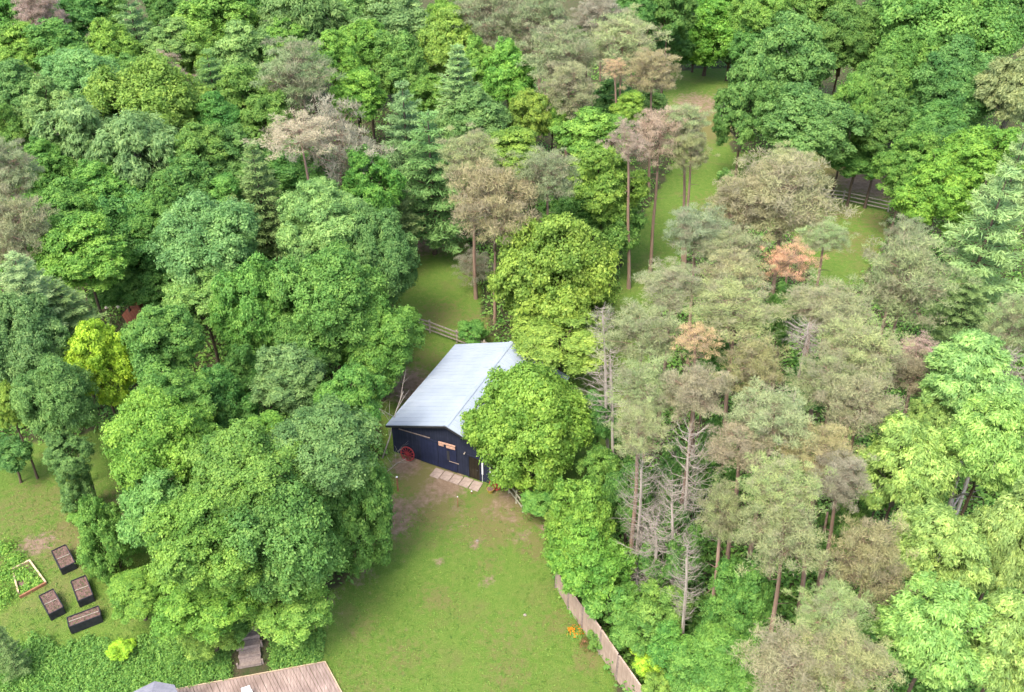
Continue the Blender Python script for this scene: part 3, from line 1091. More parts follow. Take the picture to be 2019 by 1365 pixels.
480 745 100 140 8 maple dg Y | shaded green maple in the gap left of the reddish tipped one
195 725 145 190 11 maple yy Y | brilliant yellow maple on the left
320 690 160 160 12 maple g Y | mid green maple right of the brilliant yellow one
345 790 170 150 11 maple g Y | mid green maple below the one beside the yellow maple
440 800 130 150 9 maple dg Y | dark shaded maple in the middle of the yard group
320 885 210 210 12 maple_big b Y | yellowish topped maple above the garden beds
530 850 80 75 12.5 maple_small b Y | small yellow green crown with reddish tips
640 890 220 190 13 maple_big gs Y | silvery green maple left of the barn front
490 940 240 210 13.5 maple_big g Y | big green maple in the centre of the yard group
690 1010 170 240 10 maple_big g Y | green maple overhanging the left edge of the lawn
560 1065 255 255 11.5 maple_big g Y | largest green maple, front of the yard group
400 1070 230 220 12 maple_big b Y | bright green maple right of the garden beds
310 1010 160 170 9.5 maple lg Y | light green maple above the shaded gap near the garden beds
215 1075 120 190 7 maple g Y | narrow dark green maple beside the black garden beds
268 1165 130 95 5 maple b Y | low bright boughed maple over the garden beds
400 1190 200 150 6.5 maple b Y | bright maple above the planted bank
575 1192 190 160 5.2 maple b Y | bright low maple above the timber steps
415 1245 130 80 3.2 maple b Y | low bright maple at the top of the planted bank
455 1232 90 70 2.8 maple g Y | green low maple just left of the timber steps
50 690 175 210 13 maple_big gs Y | silvery blue green tree on the left edge
115 795 155 165 11 maple_big gs Y | blue green tree below the silvery one at the left
135 895 100 100 8 maple bg Y | lower blue green crown over the left lawn
150 970 70 90 5 maple_small bg Y | small dark crown beside a leaning grey stem
175 1010 80 60 2.5 bush g Y | low green shrub at the foot of the leaning grey stem
20 810 70 110 9 maple y Y | bright green tree on the left edge behind the blue green one
20 900 90 70 4 maple_small dg Y | dark shrub on the left edge beside the lawn
10 1275 70 130 6 white_pine wb Y | blue grey conifer in the bottom left corner
238 1280 56 40 1.8 bush yy Y | small yellow and cream shrub on the bank
# left middle wood
40 470 120 140 15 pine pb W | brownish pine on the left edge, second one down
120 430 150 120 13 maple g W | green tree above the white pine at the left
170 510 170 140 13 maple b W | bright green tree between the left white pine and the light yard maple
50 570 150 150 15 white_pine wp W | white pine with pale plumes on the left edge
125 610 140 120 12 white_pine ws W | dark white pine above the brilliant yellow maple
275 470 140 150 12 maple dg W | dark green tree left of the light yard maple
240 560 130 90 7 maple dg W | low dark tree above the fallen logs
320 570 100 80 7 maple dg W | low dark green tree beside the small red brown shed
200 400 150 130 13 maple g W | green tree below the silvery pair on the left
310 440 120 110 12 maple dg W | dark tree in the shade above the light yard maple
440 400 100 100 12 maple g W | green tree left of the dark layered spruce
"""
GROUPS = {'W': 'broadleaf trees of the dense wood on the left and back', 'P': 'thinning pines in the stand right of the barn', 'N': 'pines around the paddock behind the barn',
          'A': 'pale feathery trees at the lower right', 'Y': 'large maples round the yard', 'S': 'shrubs and saplings beside the fence', 'R': 'tall trees in the back right wood', 'D': 'bare dead trees'}
for ln in TREES.strip().splitlines():
    ln = ln.strip()
    if not ln or ln.startswith('#'):
        continue
    a, label = ln.split('|')
    f = a.split()
    tree(*[float(x) for x in f[:5]], f[5], f[6], label.strip(), GROUPS.get(f[7]) if len(f) > 7 else None)

# ------------------------------------------------------------------ materials of the built things
def mat_boards(name, c1, c2, width=0.15, axis='X', rough=0.8, grain=8, gapd=0.4):
    """boards side by side along one axis of the object, with dark joints and streaky grain"""
    m, nt, b = new_mat(name, rough, 0.15)
    tc = nt.nodes.new('ShaderNodeTexCoord')
    mp = nt.nodes.new('ShaderNodeMapping')
    s = {'X': (1, 0.12, 0.12), 'Y': (0.12, 1, 0.12), 'Z': (0.12, 0.12, 1)}[axis]
    mp.inputs['Scale'].default_value = s
    nt.links.new(tc.outputs['Object'], mp.inputs[0])
    g = noise(nt, grain, 5, vec=mp.outputs[0])
    big = noise(nt, 0.7, 4)
    c = mix_rgb(nt, ramp(nt, g, 0.3, 0.7), c1, c2)
    c = mix_rgb(nt, ramp(nt, big, 0.35, 0.75), c, tuple(0.62 * x for x in c1))
    sp = nt.nodes.new('ShaderNodeSeparateXYZ')
    nt.links.new(tc.outputs['Object'], sp.inputs[0])
    md = nt.nodes.new('ShaderNodeMath')
    md.operation = 'PINGPONG'
    md.inputs[1].default_value = width / 2
    nt.links.new(sp.outputs[axis], md.inputs[0])
    j = ramp(nt, md.outputs[0], 0.0, 0.014)
    c = mix_rgb(nt, j, tuple(gapd * x for x in c1), c)
    nt.links.new(c, b.inputs['Base Color'])
    bump(nt, b, g, 0.25, 0.01)
    return m


M['navy'] = mat_boards('navy_boards', (0.020, 0.025, 0.046), (0.034, 0.040, 0.068), 0.20, 'X', 0.75, 5, 0.5)
M['navy_door'] = mat_boards('navy_door_boards', (0.020, 0.026, 0.060), (0.030, 0.036, 0.078), 0.25, 'X', 0.7, 5, 0.5)
M['roofing'], nt_, b_ = new_mat('painted_metal_roofing', 0.42, 0.5)
f_ = noise(nt_, 0.8, 5)
f2_ = noise(nt_, 7, 5)
c_ = mix_rgb(nt_, ramp(nt_, f_, 0.3, 0.75), (0.27, 0.315, 0.375), (0.335, 0.38, 0.435))
c_ = mix_rgb(nt_, ramp(nt_, f2_, 0.60, 0.8), c_, (0.25, 0.27, 0.31))
f3_ = noise(nt_, 1.7, 6, rough=0.75)
c_ = mix_rgb(nt_, ramp(nt_, f3_, 0.60, 0.85), c_, (0.27, 0.25, 0.24))
nt_.links.new(c_, b_.inputs['Base Color'])
M['trim'] = mat_noise('white_trim', (0.62, 0.63, 0.66), (0.74, 0.74, 0.75), 8, 0.6, 0.3, 0.05)
M['door'] = mat_boards('dark_brown_door', (0.022, 0.018, 0.013), (0.045, 0.036, 0.022), 0.22, 'X', 0.7)
M['glass'], nt_, b_ = new_mat('window_glass', 0.08, 0.6)
b_.inputs['Base Color'].default_value = (0.02, 0.03, 0.035, 1)
M['sign'] = mat_noise('weathered_sign_wood', (0.42, 0.22, 0.15), (0.62, 0.42, 0.32), 9, 0.8, 0.1)
M['red'] = mat_noise('faded_red_paint', (0.22, 0.018, 0.025), (0.34, 0.05, 0.05), 10, 0.6, 0.3, 0.1)
M['rail'] = mat_noise('weathered_rail_wood', (0.20, 0.17, 0.15), (0.36, 0.32, 0.25), 6, 0.9, 0.1)
M['gatewood'] = mat_noise('mossy_gate_wood', (0.24, 0.24, 0.17), (0.38, 0.37, 0.27), 6, 0.9, 0.1)
M['fence'] = mat_boards('weathered_pink_boards', (0.37, 0.27, 0.21), (0.52, 0.40, 0.33), 0.16, 'X', 0.85, 6, 0.5)
M['post'] = mat_noise('orange_brown_post', (0.20, 0.09, 0.05), (0.32, 0.16, 0.09), 6, 0.9, 0.1)
M['slab'] = mat_noise('stone_slab', (0.24, 0.18, 0.15), (0.37, 0.30, 0.25), 5, 0.85, 0.15)
M['bedwood'] = mat_noise('black_bed_boards', (0.010, 0.011, 0.015), (0.028, 0.028, 0.032), 6, 0.6, 0.3)
M['soil'] = mat_noise('brown_soil', (0.105, 0.062, 0.050), (0.20, 0.13, 0.115), 9, 0.95, 0.05, 0.8, 6, 0.06)
M['lumber'] = mat_noise('pale_lumber', (0.40, 0.29, 0.18), (0.55, 0.44, 0.30), 6, 0.85, 0.1)
M['decking'] = mat_boards('worn_deck_boards', (0.27, 0.195, 0.165), (0.40, 0.315, 0.275), 0.19, 'X', 0.85, 7, 0.62)
M['timber'] = mat_noise('grey_step_timber', (0.17, 0.13, 0.11), (0.32, 0.26, 0.225), 5, 0.9, 0.1)
M['tread'] = mat_noise('gravel_tread', (0.17, 0.135, 0.12), (0.32, 0.26, 0.23), 12, 0.95, 0.05, 0.6)
M['canvas'] = mat_noise('grey_canvas', (0.19, 0.19, 0.23), (0.26, 0.26, 0.30), 4, 0.9, 0.05, 0.1)
M['white'] = mat_noise('white_plastic', (0.70, 0.70, 0.70), (0.80, 0.80, 0.80), 4, 0.5, 0.3, 0.02)
M['cedar'] = mat_boards('red_brown_boards', (0.20, 0.062, 0.030), (0.30, 0.11, 0.055), 0.2, 'X', 0.8)
M['dark'] = mat_noise('dark_metal', (0.02, 0.02, 0.022), (0.04, 0.04, 0.045), 6, 0.5, 0.4, 0.05)
M['orange'], nt_, b_ = new_mat('orange_petals', 0.7, 0.1)
b_.inputs['Base Color'].default_value = (0.75, 0.21, 0.01, 1)
M['pot'] = mat_noise('ochre_pot', (0.28, 0.19, 0.04), (0.38, 0.27, 0.07), 8, 0.8, 0.1)
M['stone'] = mat_noise('pale_stone', (0.20, 0.17, 0.14), (0.34, 0.30, 0.25), 7, 0.9, 0.1)

# ------------------------------------------------------------------ barn: local x along the front, y towards the back
BX, BY, BYAW, BW, BL, BE, BR = -8.83, 53.04, math.radians(25.0), 9.41, 10.38, 2.70, 4.40
barn = empty('barn', (BX, BY, 0), -BYAW)
tag(barn, 'navy blue barn with a pale metal gable roof', 'barn')
bm = Matrix.Translation((BX, BY, 0)) @ Matrix.Rotation(-BYAW, 4, 'Z')
bmi = bm.inverted()


def onwall(u, v, off=0.0):
    """(x, z) on the barn's front wall seen at pixel (u, v)"""
    o = bmi @ Vector((0, 0, CAMH))
    d = bmi.to_3x3() @ ray(u, v)
    t = (-off - o.y) / d.y
    p = o + d * t
    return p.x, p.z


def gable(y0, y1, inset=0.0):
    mb = MB()
    p = [(inset, -0.3), (BW - inset, -0.3), (BW - inset, BE), (BW / 2, BR), (inset, BE)]
    b = len(mb.v)
    mb.v += [(x, y0, z) for x, z in p] + [(x, y1, z) for x, z in p]
    mb.f += [[0, 1, 2, 3, 4], [9, 8, 7, 6, 5]] + [[i, i + 5, (i + 1) % 5 + 5, (i + 1) % 5] for i in range(5)]
    return mb


gable(0, 0.15).build('front_wall', M['navy'], barn)
gable(BL - 0.15, BL).build('back_wall', M['navy'], barn)
MB().box(0.002, 0.15, 0.153, BL - 0.153, -0.3, BE).build('side_wall', M['navy'], barn)
MB().box(BW - 0.15, BW - 0.002, 0.153, BL - 0.153, -0.3, BE).build('side_wall', M['navy'], barn)
ov, oe, th = 0.28, 0.32, 0.07
slope = (BR - BE) / (BW / 2)
for sd in (-1, 1):
    mb = MB()
    xe = BW / 2 + sd * (BW / 2 + oe)
    ze = BE - oe * slope + 0.05
    zr = BR + 0.05
    x1 = BW / 2
    mb.v += [(xe, -ov, ze), (x1, -ov, zr), (x1, BL + ov, zr), (xe, BL + ov, ze), (xe, -ov, ze + th), (x1, -ov, zr + th), (x1, BL + ov, zr + th), (xe, BL + ov, ze + th)]
    mb.f += [[0, 1, 2, 3], [7, 6, 5, 4], [4, 5, 1, 0], [5, 6, 2, 1], [6, 7, 3, 2], [7, 4, 0, 3]]
    rp = mb.build('roof_panel', M['roofing'], barn)
    rb = MB()
    y = -ov + 0.02
    while y < BL + ov:
        rb.bar((xe, y, ze + th + 0.008), (x1 - sd * -0.06, y, zr + th + 0.008 - 0.06 * slope), 0.035, 0.028)
        y += 0.46
    rb.build('standing_seam', M['roofing'], rp)
MB().bar((BW / 2 - 0.09, -ov - 0.02, BR + th + 0.065), (BW / 2 - 0.09, BL + ov + 0.02, BR + th + 0.065), 0.2, 0.02, (-slope, 0, 1)) \
    .bar((BW / 2 + 0.09, -ov - 0.02, BR + th + 0.068), (BW / 2 + 0.09, BL + ov + 0.02, BR + th + 0.068), 0.2, 0.02, (slope, 0, 1)).build('ridge_cap', M['roofing'], barn)
mb = MB()
for sd in (-1, 1):
    mb.bar((BW / 2 + sd * (BW / 2 + oe), -ov - 0.015, BE - oe * slope + 0.0), (BW / 2 + sd * 0.0, -ov - 0.015, BR + 0.0), 0.03, 0.16)
mb.build('rake_board', M['dark'], barn)
# hollow interior is closed: sliding door, walk-in door, window, drainpipe
xa, za = onwall(848, 860)
dl = MB().box(2.4, 5.35, -0.06, -0.01, 0.1, 2.5).build('sliding_door', M['navy_door'], barn)
MB().bar((2.4, -0.075, 0.1), (5.35, -0.075, 0.1), 0.03, 0.06).bar((2.4, -0.075, 2.45), (5.35, -0.075, 2.45), 0.03, 0.08).bar((3.85, -0.075, 0.15), (3.85, -0.075, 2.4), 0.03, 0.05).build('door_frame', M['navy'], dl)
x0, z0 = onwall(887, 908)
x1, z1 = onwall(906, 914)
MB().bar((x0, -0.09, z0), (x1, -0.09, z1), 0.03, 0.04).build('handle', M['slab'], dl)
x0, z0 = onwall(787, 845)
x1, z1 = onwall(848, 863)
MB().bar((x0, -0.05, z0), (x1, -0.05, z1), 0.06, 0.05).build('door_track', M['timber'], barn)
# walk-in door
x0, zt = onwall(925, 903)
x1, _ = onwall(946, 912)
dr = MB().box(x0, x1, -0.05, -0.01, 0.02, 2.05).build('door', M['door'], barn)
MB().box(x0 - 0.09, x0 - 0.004, -0.08, -0.004, 0, 2.12).box(x1 + 0.004, x1 + 0.09, -0.08, -0.004, 0, 2.12).box(x0 - 0.09, x1 + 0.09, -0.083, -0.004, 2.124, 2.22).build('door_frame', M['navy'], dr)
MB().tube([(x1 - 0.12, -0.05, 1.0), (x1 - 0.12, -0.11, 1.0), (x1 - 0.22, -0.11, 1.0)], [0.02, 0.02, 0.02], 6).build('handle', M['dark'], dr)
for i in range(2):
    MB().box(x0 + 0.12, x1 - 0.12, -0.066, -0.051, 0.25 + i * 0.95, 1.02 + i * 0.85).build('panel', M['door'], dr)
xd = x1 + 0.22
MB().box(xd - 0.05, xd + 0.07, -0.09, -0.005, 0.75, 1.85).build('thermometer_board', M['trim'], barn)
MB().tube([(xd, -0.07, 0.0), (xd, -0.07, 0.76)], [0.025, 0.025], 6).build('drainpipe', M['trim'], barn)
# window
x0, z0 = onwall(966, 934)
wx0, wx1, wz0, wz1 = x0, x0 + 0.85, z0, z0 + 0.95
wf = MB().box(wx0, wx1, -0.06, -0.004, wz0, wz0 + 0.09).box(wx0, wx1, -0.06, -0.004, wz1 - 0.09, wz1).box(wx0, wx0 + 0.09, -0.057, -0.004, wz0 + 0.092, wz1 - 0.092) \
    .box(wx1 - 0.09, wx1, -0.057, -0.004, wz0 + 0.092, wz1 - 0.092).build('window', M['trim'], barn)
MB().box(wx0 + 0.09, wx1 - 0.09, -0.03, -0.01, wz0 + 0.09, wz1 - 0.09).build('pane', M['glass'], wf)
MB().box(wx0 - 0.05, wx1 + 0.05, -0.12, -0.004, wz0 - 0.06, wz0 - 0.004).build('sill', M['trim'], wf)
# hay hatch below the sign, small lamp
x0, z0 = onwall(884, 888)
MB().box(x0 - 0.1, x0 + 0.12, -0.085, -0.064, z0 - 0.9, z0).build('hatch', M['dark'], barn)
x0, z0 = onwall(917, 892)
MB().tube([(x0, -0.01, z0), (x0, -0.14, z0), (x0, -0.18, z0 - 0.06)], [0.05, 0.05, 0.035], 8).build('wall_lamp', M['stone'], barn)

# sign: a long plank with two shorter planks hung below it
x0, z0 = onwall(865, 871, 0.08)
x1, z1 = onwall(898, 880, 0.08)
sg = empty('wooden_sign', bm @ Vector((x0, -0.12, z0)), -BYAW)
tag(sg, 'weathered pinkish plank sign with two short boards on the barn front', 'sign')
wL = x1 - x0
zz = (z1 - z0)
MB().bar((0, 0, 0), (wL, 0, zz), 0.05, 0.13).build('top_plank', M['sign'], sg)
MB().bar((0.0, 0.0, -0.22), (0.30 * wL, 0.0, -0.22 + 0.3 * zz), 0.05, 0.17).build('short_board', M['sign'], sg)
MB().bar((0.46 * wL, 0.0, -0.24 + .4 * zz), (0.98 * wL, 0.0, -0.24 + zz), 0.05, 0.20).build('short_board', M['sign'], sg)
MB().bar((0.1 * wL, 0.045, 0.05), (0.1 * wL, 0.045, -0.3), 0.03).bar((0.8 * wL, 0.045, 0.05 + zz), (0.8 * wL, 0.045, -0.35 + zz), 0.03).build('batten', M['dark'], sg)


def wagon_wheel(u, v, R, label):
    x, z = onwall(u, v, 0.3)
    r = empty('wagon_wheel', bm @ Vector((x, -0.42, 0)), -BYAW)
    tag(r, label, 'wheel', 'red wagon wheels leaning on the barn')
    lean = Matrix.Rotation(math.radians(-14), 4, 'X')
    mb = MB()
    n = 28
    pts_ = [lean @ Vector((R * math.cos(2 * math.pi * k / n), 0, R + R * math.sin(2 * math.pi * k / n))) for k in range(n + 1)]
    mb.tube(pts_, [0.045] * (n + 1), 6, False)
    mb.build('rim', M['red'], r, True)
    mb = MB()
    mb.tube([lean @ Vector((0, -0.12, R)), lean @ Vector((0, 0.12, R))], [0.09, 0.09], 10)
    mb.build('hub', M['red'], r)
    sp0 = None
    for k in range(12):
        a = 2 * math.pi * k / 12
        MB().bar(lean @ Vector((0.07 * math.cos(a), 0, R + 0.07 * math.sin(a))), lean @ Vector(((R - .02) * math.cos(a), 0, R + (R - .02) * math.sin(a))), 0.04).build('spoke', M['red'], r)


wagon_wheel(803, 893, 0.55, 'red spoked wagon wheel against the left end of the barn front')
wagon_wheel(976, 953, 0.42, 'smaller red wagon wheel under the barn window')
# brush of dry reddish stems at the left wheel
pw = bm @ Vector((onwall(975, 966, 0.6)[0] - 0.25, -0.75, 0))
pot = empty('flower_pot', pw)
tag(pot, 'ochre flower pot beside the smaller red wheel', 'flower pot')
MB().tube([(0, 0, 0), (0, 0, 0.32), (0, 0, 0.34)], [0.18, 0.26, 0.28], 14).build('pot', M['pot'], pot)
MB().tube([(0, 0, 0.342), (0, 0, 0.35)], [0.24, 0.22], 14).build('soil', M['soil'], pot)

# paving slabs in front of the doors
q0, q1 = gnd(853, 930), gnd(948, 962)
n = 5
for i in range(n):
    a = q0.lerp(q1, i / n)
    b = q0.lerp(q1, (i + 1) / n)
    d = (b - a).normalized()
    nn = Vector((-d.y, d.x, 0))
    r = random.Random(40 + i)
    c = (a + b) / 2 - nn * r.uniform(-0.05, 0.05)
    lbl = ['paving slab at the left end of the row before the barn', 'second paving slab from the left before the barn door', 'middle paving slab of the row before the barn', 'fourth paving slab, just left of the brown door', 'paving slab at the foot of the brown barn door'][i]
    o = MB().box(-(b - a).length / 2 + 0.03, (b - a).length / 2 - 0.03, -0.42 - r.uniform(0, .1), 0.42, -0.05, 0.055 + 0.006 * i).build('paving_slab', M['slab'], None, bevel=0.015)
    o.location = (c.x, c.y, terrain(c.x, c.y))
    o.rotation_euler = (0, 0, math.atan2(d.y, d.x) + r.uniform(-.05, .05))
    tag(o, lbl, 'paving slab', 'paving slabs before the barn doors')


# ------------------------------------------------------------------ rail fences
def rail_fence(px, label, name='rail_fence', hgt=1.25, rails=3, mat='rail', group=None, pw_=0.15, brace=False):
    P = [gnd(u, v) for u, v in px]
    r = empty(name, P[0])
    tag(r, label, 'fence', group)
    o = P[0]
    for p in P:
        q = p - o
        MB().box(q.x - pw_ / 2, q.x + pw_ / 2, q.y - pw_ / 2, q.y + pw_ / 2, q.z - 0.3, q.z + hgt + 0.08).build('post', M[mat], r)
    for i in range(len(P) - 1):
        a, b = P[i] - o, P[i + 1] - o
        d = (b - a).normalized()
        nrm = Vector((-d.y, d.x, 0)) * (pw_ / 2 + 0.03)
        for k in range(rails):
            z = hgt * (1 - k / rails) - 0.04
            rr = random.Random(i * 5 + k)
            MB().bar(a - nrm + Vector((0, 0, z + rr.uniform(-.04, .04))), b - nrm + Vector((0, 0, z + rr.uniform(-.04, .04))), 0.05, 0.13).build('rail', M[mat], r)
    return r


rail_fence([(752, 628), (800, 642), (848, 656), (901, 676), (955, 696), (1010, 716), (1065, 736)], 'grey weathered rail fence running behind the barn')
rail_fence([(1610, 392), (1661, 398), (1706, 408), (1750, 418)], 'grey rail fence at the back of the right paddock')
rail_fence([(1003, 972), (1018, 992), (1031, 1010)], 'short mossy wooden rail fence at the right corner of the barn', 'corner_fence', 1.15, 2, 'gatewood', pw_=0.13)


def board_fence():
    base = [(1096, 1158), (1120, 1200), (1147, 1240), (1182, 1290), (1215, 1340), (1262, 1408)]
    P = [gnd(u, v) for u, v in base]
    r = empty('board_fence', P[0])
    tag(r, 'weathered pinkish board fence at the right edge of the lawn', 'fence')
    o = P[0]
    for i, p in enumerate(P):
        q = p - o
        MB().box(q.x - 0.07, q.x + 0.07, q.y - 0.07, q.y + 0.07, -0.3, 2.35 - 0.02 * i).build('post', M['timber'], r)
        if i == len(P) - 1:
            break
        a, b = q, P[i + 1] - o
        L = (b - a).length
        ang = math.atan2(b.y - a.y, b.x - a.x)
        mb = MB()
        x = 0.09
        rr = random.Random(i)
        top = [1.5, 1.9, 2.3, 2.3, 2.3][i]
        while x < L - 0.2:
            j = rr.uniform(-.02, .02)
            mb.box(x, x + 0.148, -0.012 + j * .3, 0.012 + j * .3, 0.04, top + j)
            x += 0.158
        pn = mb.build('fence_panel', M['fence'], r)
        pn.location = a
        pn.rotation_euler = (0, 0, ang)
        cap = MB().box(0.08, L - 0.08, -0.045, 0.045, top + 0.03, top + 0.07).build('top_rail', M['fence'], pn)


board_fence()

# ------------------------------------------------------------------ garden beds
def raised_bed(px, hgt, label, seed):
    """px: the four upper corners in the photograph, clockwise from the far left one"""
    P = [gnd(u, v, hgt) for u, v in px]
    c = sum(P, Vector()) / 4
    ex = ((P[1] - P[0]) + (P[2] - P[3]))
    ey = ((P[3] - P[0]) + (P[2] - P[1]))
    lx, ly = ex.length / 2, ey.length / 2
    ang = math.atan2(ex.y, ex.x)
    r = empty('raised_bed', (c.x, c.y, terrain(c.x, c.y)), ang)
    tag(r, label, 'garden bed', 'black raised garden beds')
    t = 0.06
    for s in (-1, 1):
        MB().box(-lx / 2, lx / 2, s * ly / 2 - t / 2, s * ly / 2 + t / 2, -0.05, hgt).build('side_board', M['bedwood'], r, bevel=0.008)
        MB().box(s * lx / 2 - t / 2, s * lx / 2 + t / 2, -ly / 2 + t / 2 + .003, ly / 2 - t / 2 - .003, -0.05, hgt - 0.004).build('end_board', M['bedwood'], r, bevel=0.008)
    rng = np.random.default_rng(seed)
    n = 16
    V, F = [], []
    for j in range(n + 1):
        for i in range(n + 1):
            V.append(((i / n - .5) * (lx - t - 0.004), (j / n - .5) * (ly - t - 0.004), hgt - 0.07 + rng.normal(0, 0.014)))
    for j in range(n):
        for i in range(n):
            a = j * (n + 1) + i
            F.append((a, a + 1, a + n + 2, a + n + 1))
    so = link('soil', np_mesh('soil', V, np.array(F), M['soil']), r)
    MB().bar((-lx / 2 + t, 0.02, hgt - 0.03), (lx / 2 - t, -0.03, hgt - 0.03), 0.045, 0.03).build('cross_slat', M['rail'], r)
    # sparse weeds
    k = 130
    P_ = np.stack([rng.uniform(-.5, .5, k) * (lx - .2), rng.uniform(-.5, .5, k) * (ly - .2), np.full(k, hgt - 0.02)], 1)
    V, F = leaf_quads(P_, rng.normal(0, .5, (k, 3)) + np.array([0, 0, 1]), rng.normal(0, 1, (k, 3)), rng.uniform(.02, .06, k), rng.uniform(.015, .03, k))
    w = link('weeds', np_mesh('weeds', V, F, M['leaf'], rng.uniform(0, 1, k), np.zeros(k)), r)
    w.color = (0.10, 0.14, 0.05, 1)
    w['kind'] = 'stuff'


raised_bed([(98, 1088), (125, 1077), (152, 1105), (122, 1120)], 0.62, 'black garden bed with bare soil, furthest of the four from the deck', 1)
raised_bed([(135, 1148), (163, 1136), (188, 1170), (157, 1183)], 0.62, 'black garden bed partly under the low maple boughs', 2)
raised_bed([(75, 1176), (101, 1162), (128, 1195), (97, 1210)], 0.62, 'black garden bed nearest to the pale lumber frame', 3)
raised_bed([(131, 1218), (190, 1194), (202, 1212), (137, 1238)], 0.62, 'long black garden bed lying crosswise nearest the bank', 4)

# lumber frame with plants
F4 = [gnd(u, v, 0.2) for u, v in [(24, 1122), (58, 1105), (90, 1148), (38, 1176)]]
fr = empty('planting_frame', (F4[0].x, F4[0].y, terrain(F4[0].x, F4[0].y)))
tag(fr, 'square frame of pale lumber on the grass left of the black beds', 'garden frame')
o_ = fr.location.copy()
for i in range(4):
    a, b = F4[i] - o_, F4[(i + 1) % 4] - o_
    a.z = b.z = 0.12 + 0.006 * i
    if i == 3:
        a = a.lerp(b, 0.15)
        b = a.lerp(b, 0.8)
    MB().bar(a, b, 0.10, 0.22).build('side_board', M['lumber'] if i != 2 else M['post'], fr, bevel=0.008)
cc_ = sum(F4, Vector()) / 4 - o_
so = MB().bar(((F4[0] + F4[3]) / 2 - o_).xy.to_3d() + Vector((0.1, 0, 0.03)), ((F4[1] + F4[2]) / 2 - o_).xy.to_3d() + Vector((-.1, 0, 0.03)), (F4[0] - F4[3]).length * 0.9, 0.06).build('soil', M['soil'], fr)
rng = np.random.default_rng(9)


def leaf_clump(name, parent, c0, rad, hgt, n, colr, seed, leaf=0.07, mat='leaf', nar=0.5):
    rng = np.random.default_rng(seed)
    e = rdirs(rng, n)
    e[:, 2] = np.abs(e[:, 2])
    P_ = np.array(c0) + e * np.array([rad, rad, hgt]) * rng.uniform(.3, 1.1, (n, 1))
    la = leaf * rng.uniform(.6, 1.4, n)
    V, F = leaf_quads(P_, e + rng.normal(0, .5, (n, 3)) + np.array([0, 0, .5]), rng.normal(0, 1, (n, 3)), la, la * nar)
    o = link(name, np_mesh(name, V, F, M[mat], rng.uniform(0, 1, n), np.zeros(n)), parent)
    o.color = (*colr, 1)
    return o


for i, (u, v, s) in enumerate([(45, 1128, .75), (62, 1138, .6), (35, 1140, .5), (55, 1160, .5), (75, 1150, .4)]):
    p = gnd(u, v) - o_
    leaf_clump('herbs', fr, (p.x, p.y, 0.05), s, 0.3, 420, COL['b'], 60 + i)['kind'] = 'stuff'
for i, (u, v, s, h_, lb) in enumerate([(8, 1085, 0.9, .6, 'low bright weeds on the left edge above the lumber frame'), (32, 1105, .8, .4, 'bright weeds behind the far corner of the lumber frame'), (8, 1135, .9, .6, 'bright weeds left of the lumber frame'), (5, 1180, 1.0, .8, 'weeds on the left edge below the lumber frame')]):
    p = gnd(u, v)
    o = leaf_clump('weed_patch', None, (0, 0, 0), s, h_, 900, COL['b'], 70 + i)
    o.location = (p.x, p.y, p.z)
    tag(o, lb, 'weeds', 'weed patches round the lumber frame')

# ------------------------------------------------------------------ deck, steps
dk = [atz(u, v, 0.1) for u, v in [(335, 1362), (640, 1306), (676, 1372), (690, 1400)]]
deck = empty('deck', dk[0].xy.to_3d())
tag(deck, 'worn pinkish plank deck on the bottom edge', 'deck')
d01 = (dk[1] - dk[0]).normalized()
ang = math.atan2(d01.y, d01.x)
deck.rotation_euler = (0, 0, ang)
mi = (Matrix.Translation(deck.location) @ Matrix.Rotation(ang, 4, 'Z')).inverted()
A, B, C_ = [mi @ p for p in (dk[0], dk[1], dk[2])]
W_ = B.x
sk = (C_.x - B.x) / (C_.y - B.y)
print('deck W', W_, 'skew', sk, 'C', C_)
mb = MB()
x = -1.2
rr = random.Random(3)
D_ = 9.0
while x < W_:
    w = min(0.185, W_ - x)
    j = rr.uniform(-.03, .03)
    z = 0.1 + rr.uniform(-.004, .004)
    xs_ = -D_ * sk
    b = len(mb.v)
    x2 = x + w - 0.012
    mb.v += [(x, j, z), (x2, j, z), (x2 + xs_, -D_, z), (x + xs_, -D_, z), (x, j, z - .04), (x2, j, z - .04), (x2 + xs_, -D_, z - .04), (x + xs_, -D_, z - .04)]
    mb.f += [[b + q for q in f] for f in ((3, 2, 1, 0), (4, 5, 6, 7), (0, 1, 5, 4), (1, 2, 6, 5), (2, 3, 7, 6), (3, 0, 4, 7))]
    x += 0.19
mb.build('deck_boards', M['decking'], deck)
xs_ = -D_ * sk
MB().bar((W_ + 0.03, 0.03, 0.075), (W_ + 0.03 + xs_, -D_, 0.075), 0.05, 0.17).bar((-1.2, 0.05, 0.06), (W_ + .05, 0.05, 0.06), 0.04, 0.13).build('edge_board', M['lumber'], deck)

st = [(468, 1321, 523, 1310), (466, 1308, 521, 1297), (466, 1297, 519, 1286), (468, 1286, 518, 1276), (472, 1275, 517, 1266), (476, 1264, 516, 1256)]
zb = 0.1
s0 = atz(494, 1316, 0.12)
steps = empty('timber_steps', s0.xy.to_3d(), ang)
tag(steps, 'grey timber steps climbing the bank from the deck', 'steps')
mi = (Matrix.Translation(steps.location) @ Matrix.Rotation(ang, 4, 'Z')).inverted()
run, rise, wd = 0.52, 0.19, 1.3
for i in range(8):
    y0 = 0.02 + i * run
    z = 0.16 + rise * (i + 1)
    MB().box(-wd / 2, wd / 2, y0, y0 + 0.16, z - rise - 0.05, z).build('riser_timber', M['timber'], steps, bevel=0.012)
    MB().box(-wd / 2 + 0.03, wd / 2 - 0.03, y0 + 0.163, y0 + run - 0.003, z - 0.2, z - 0.03).build('tread', M['tread'], steps)
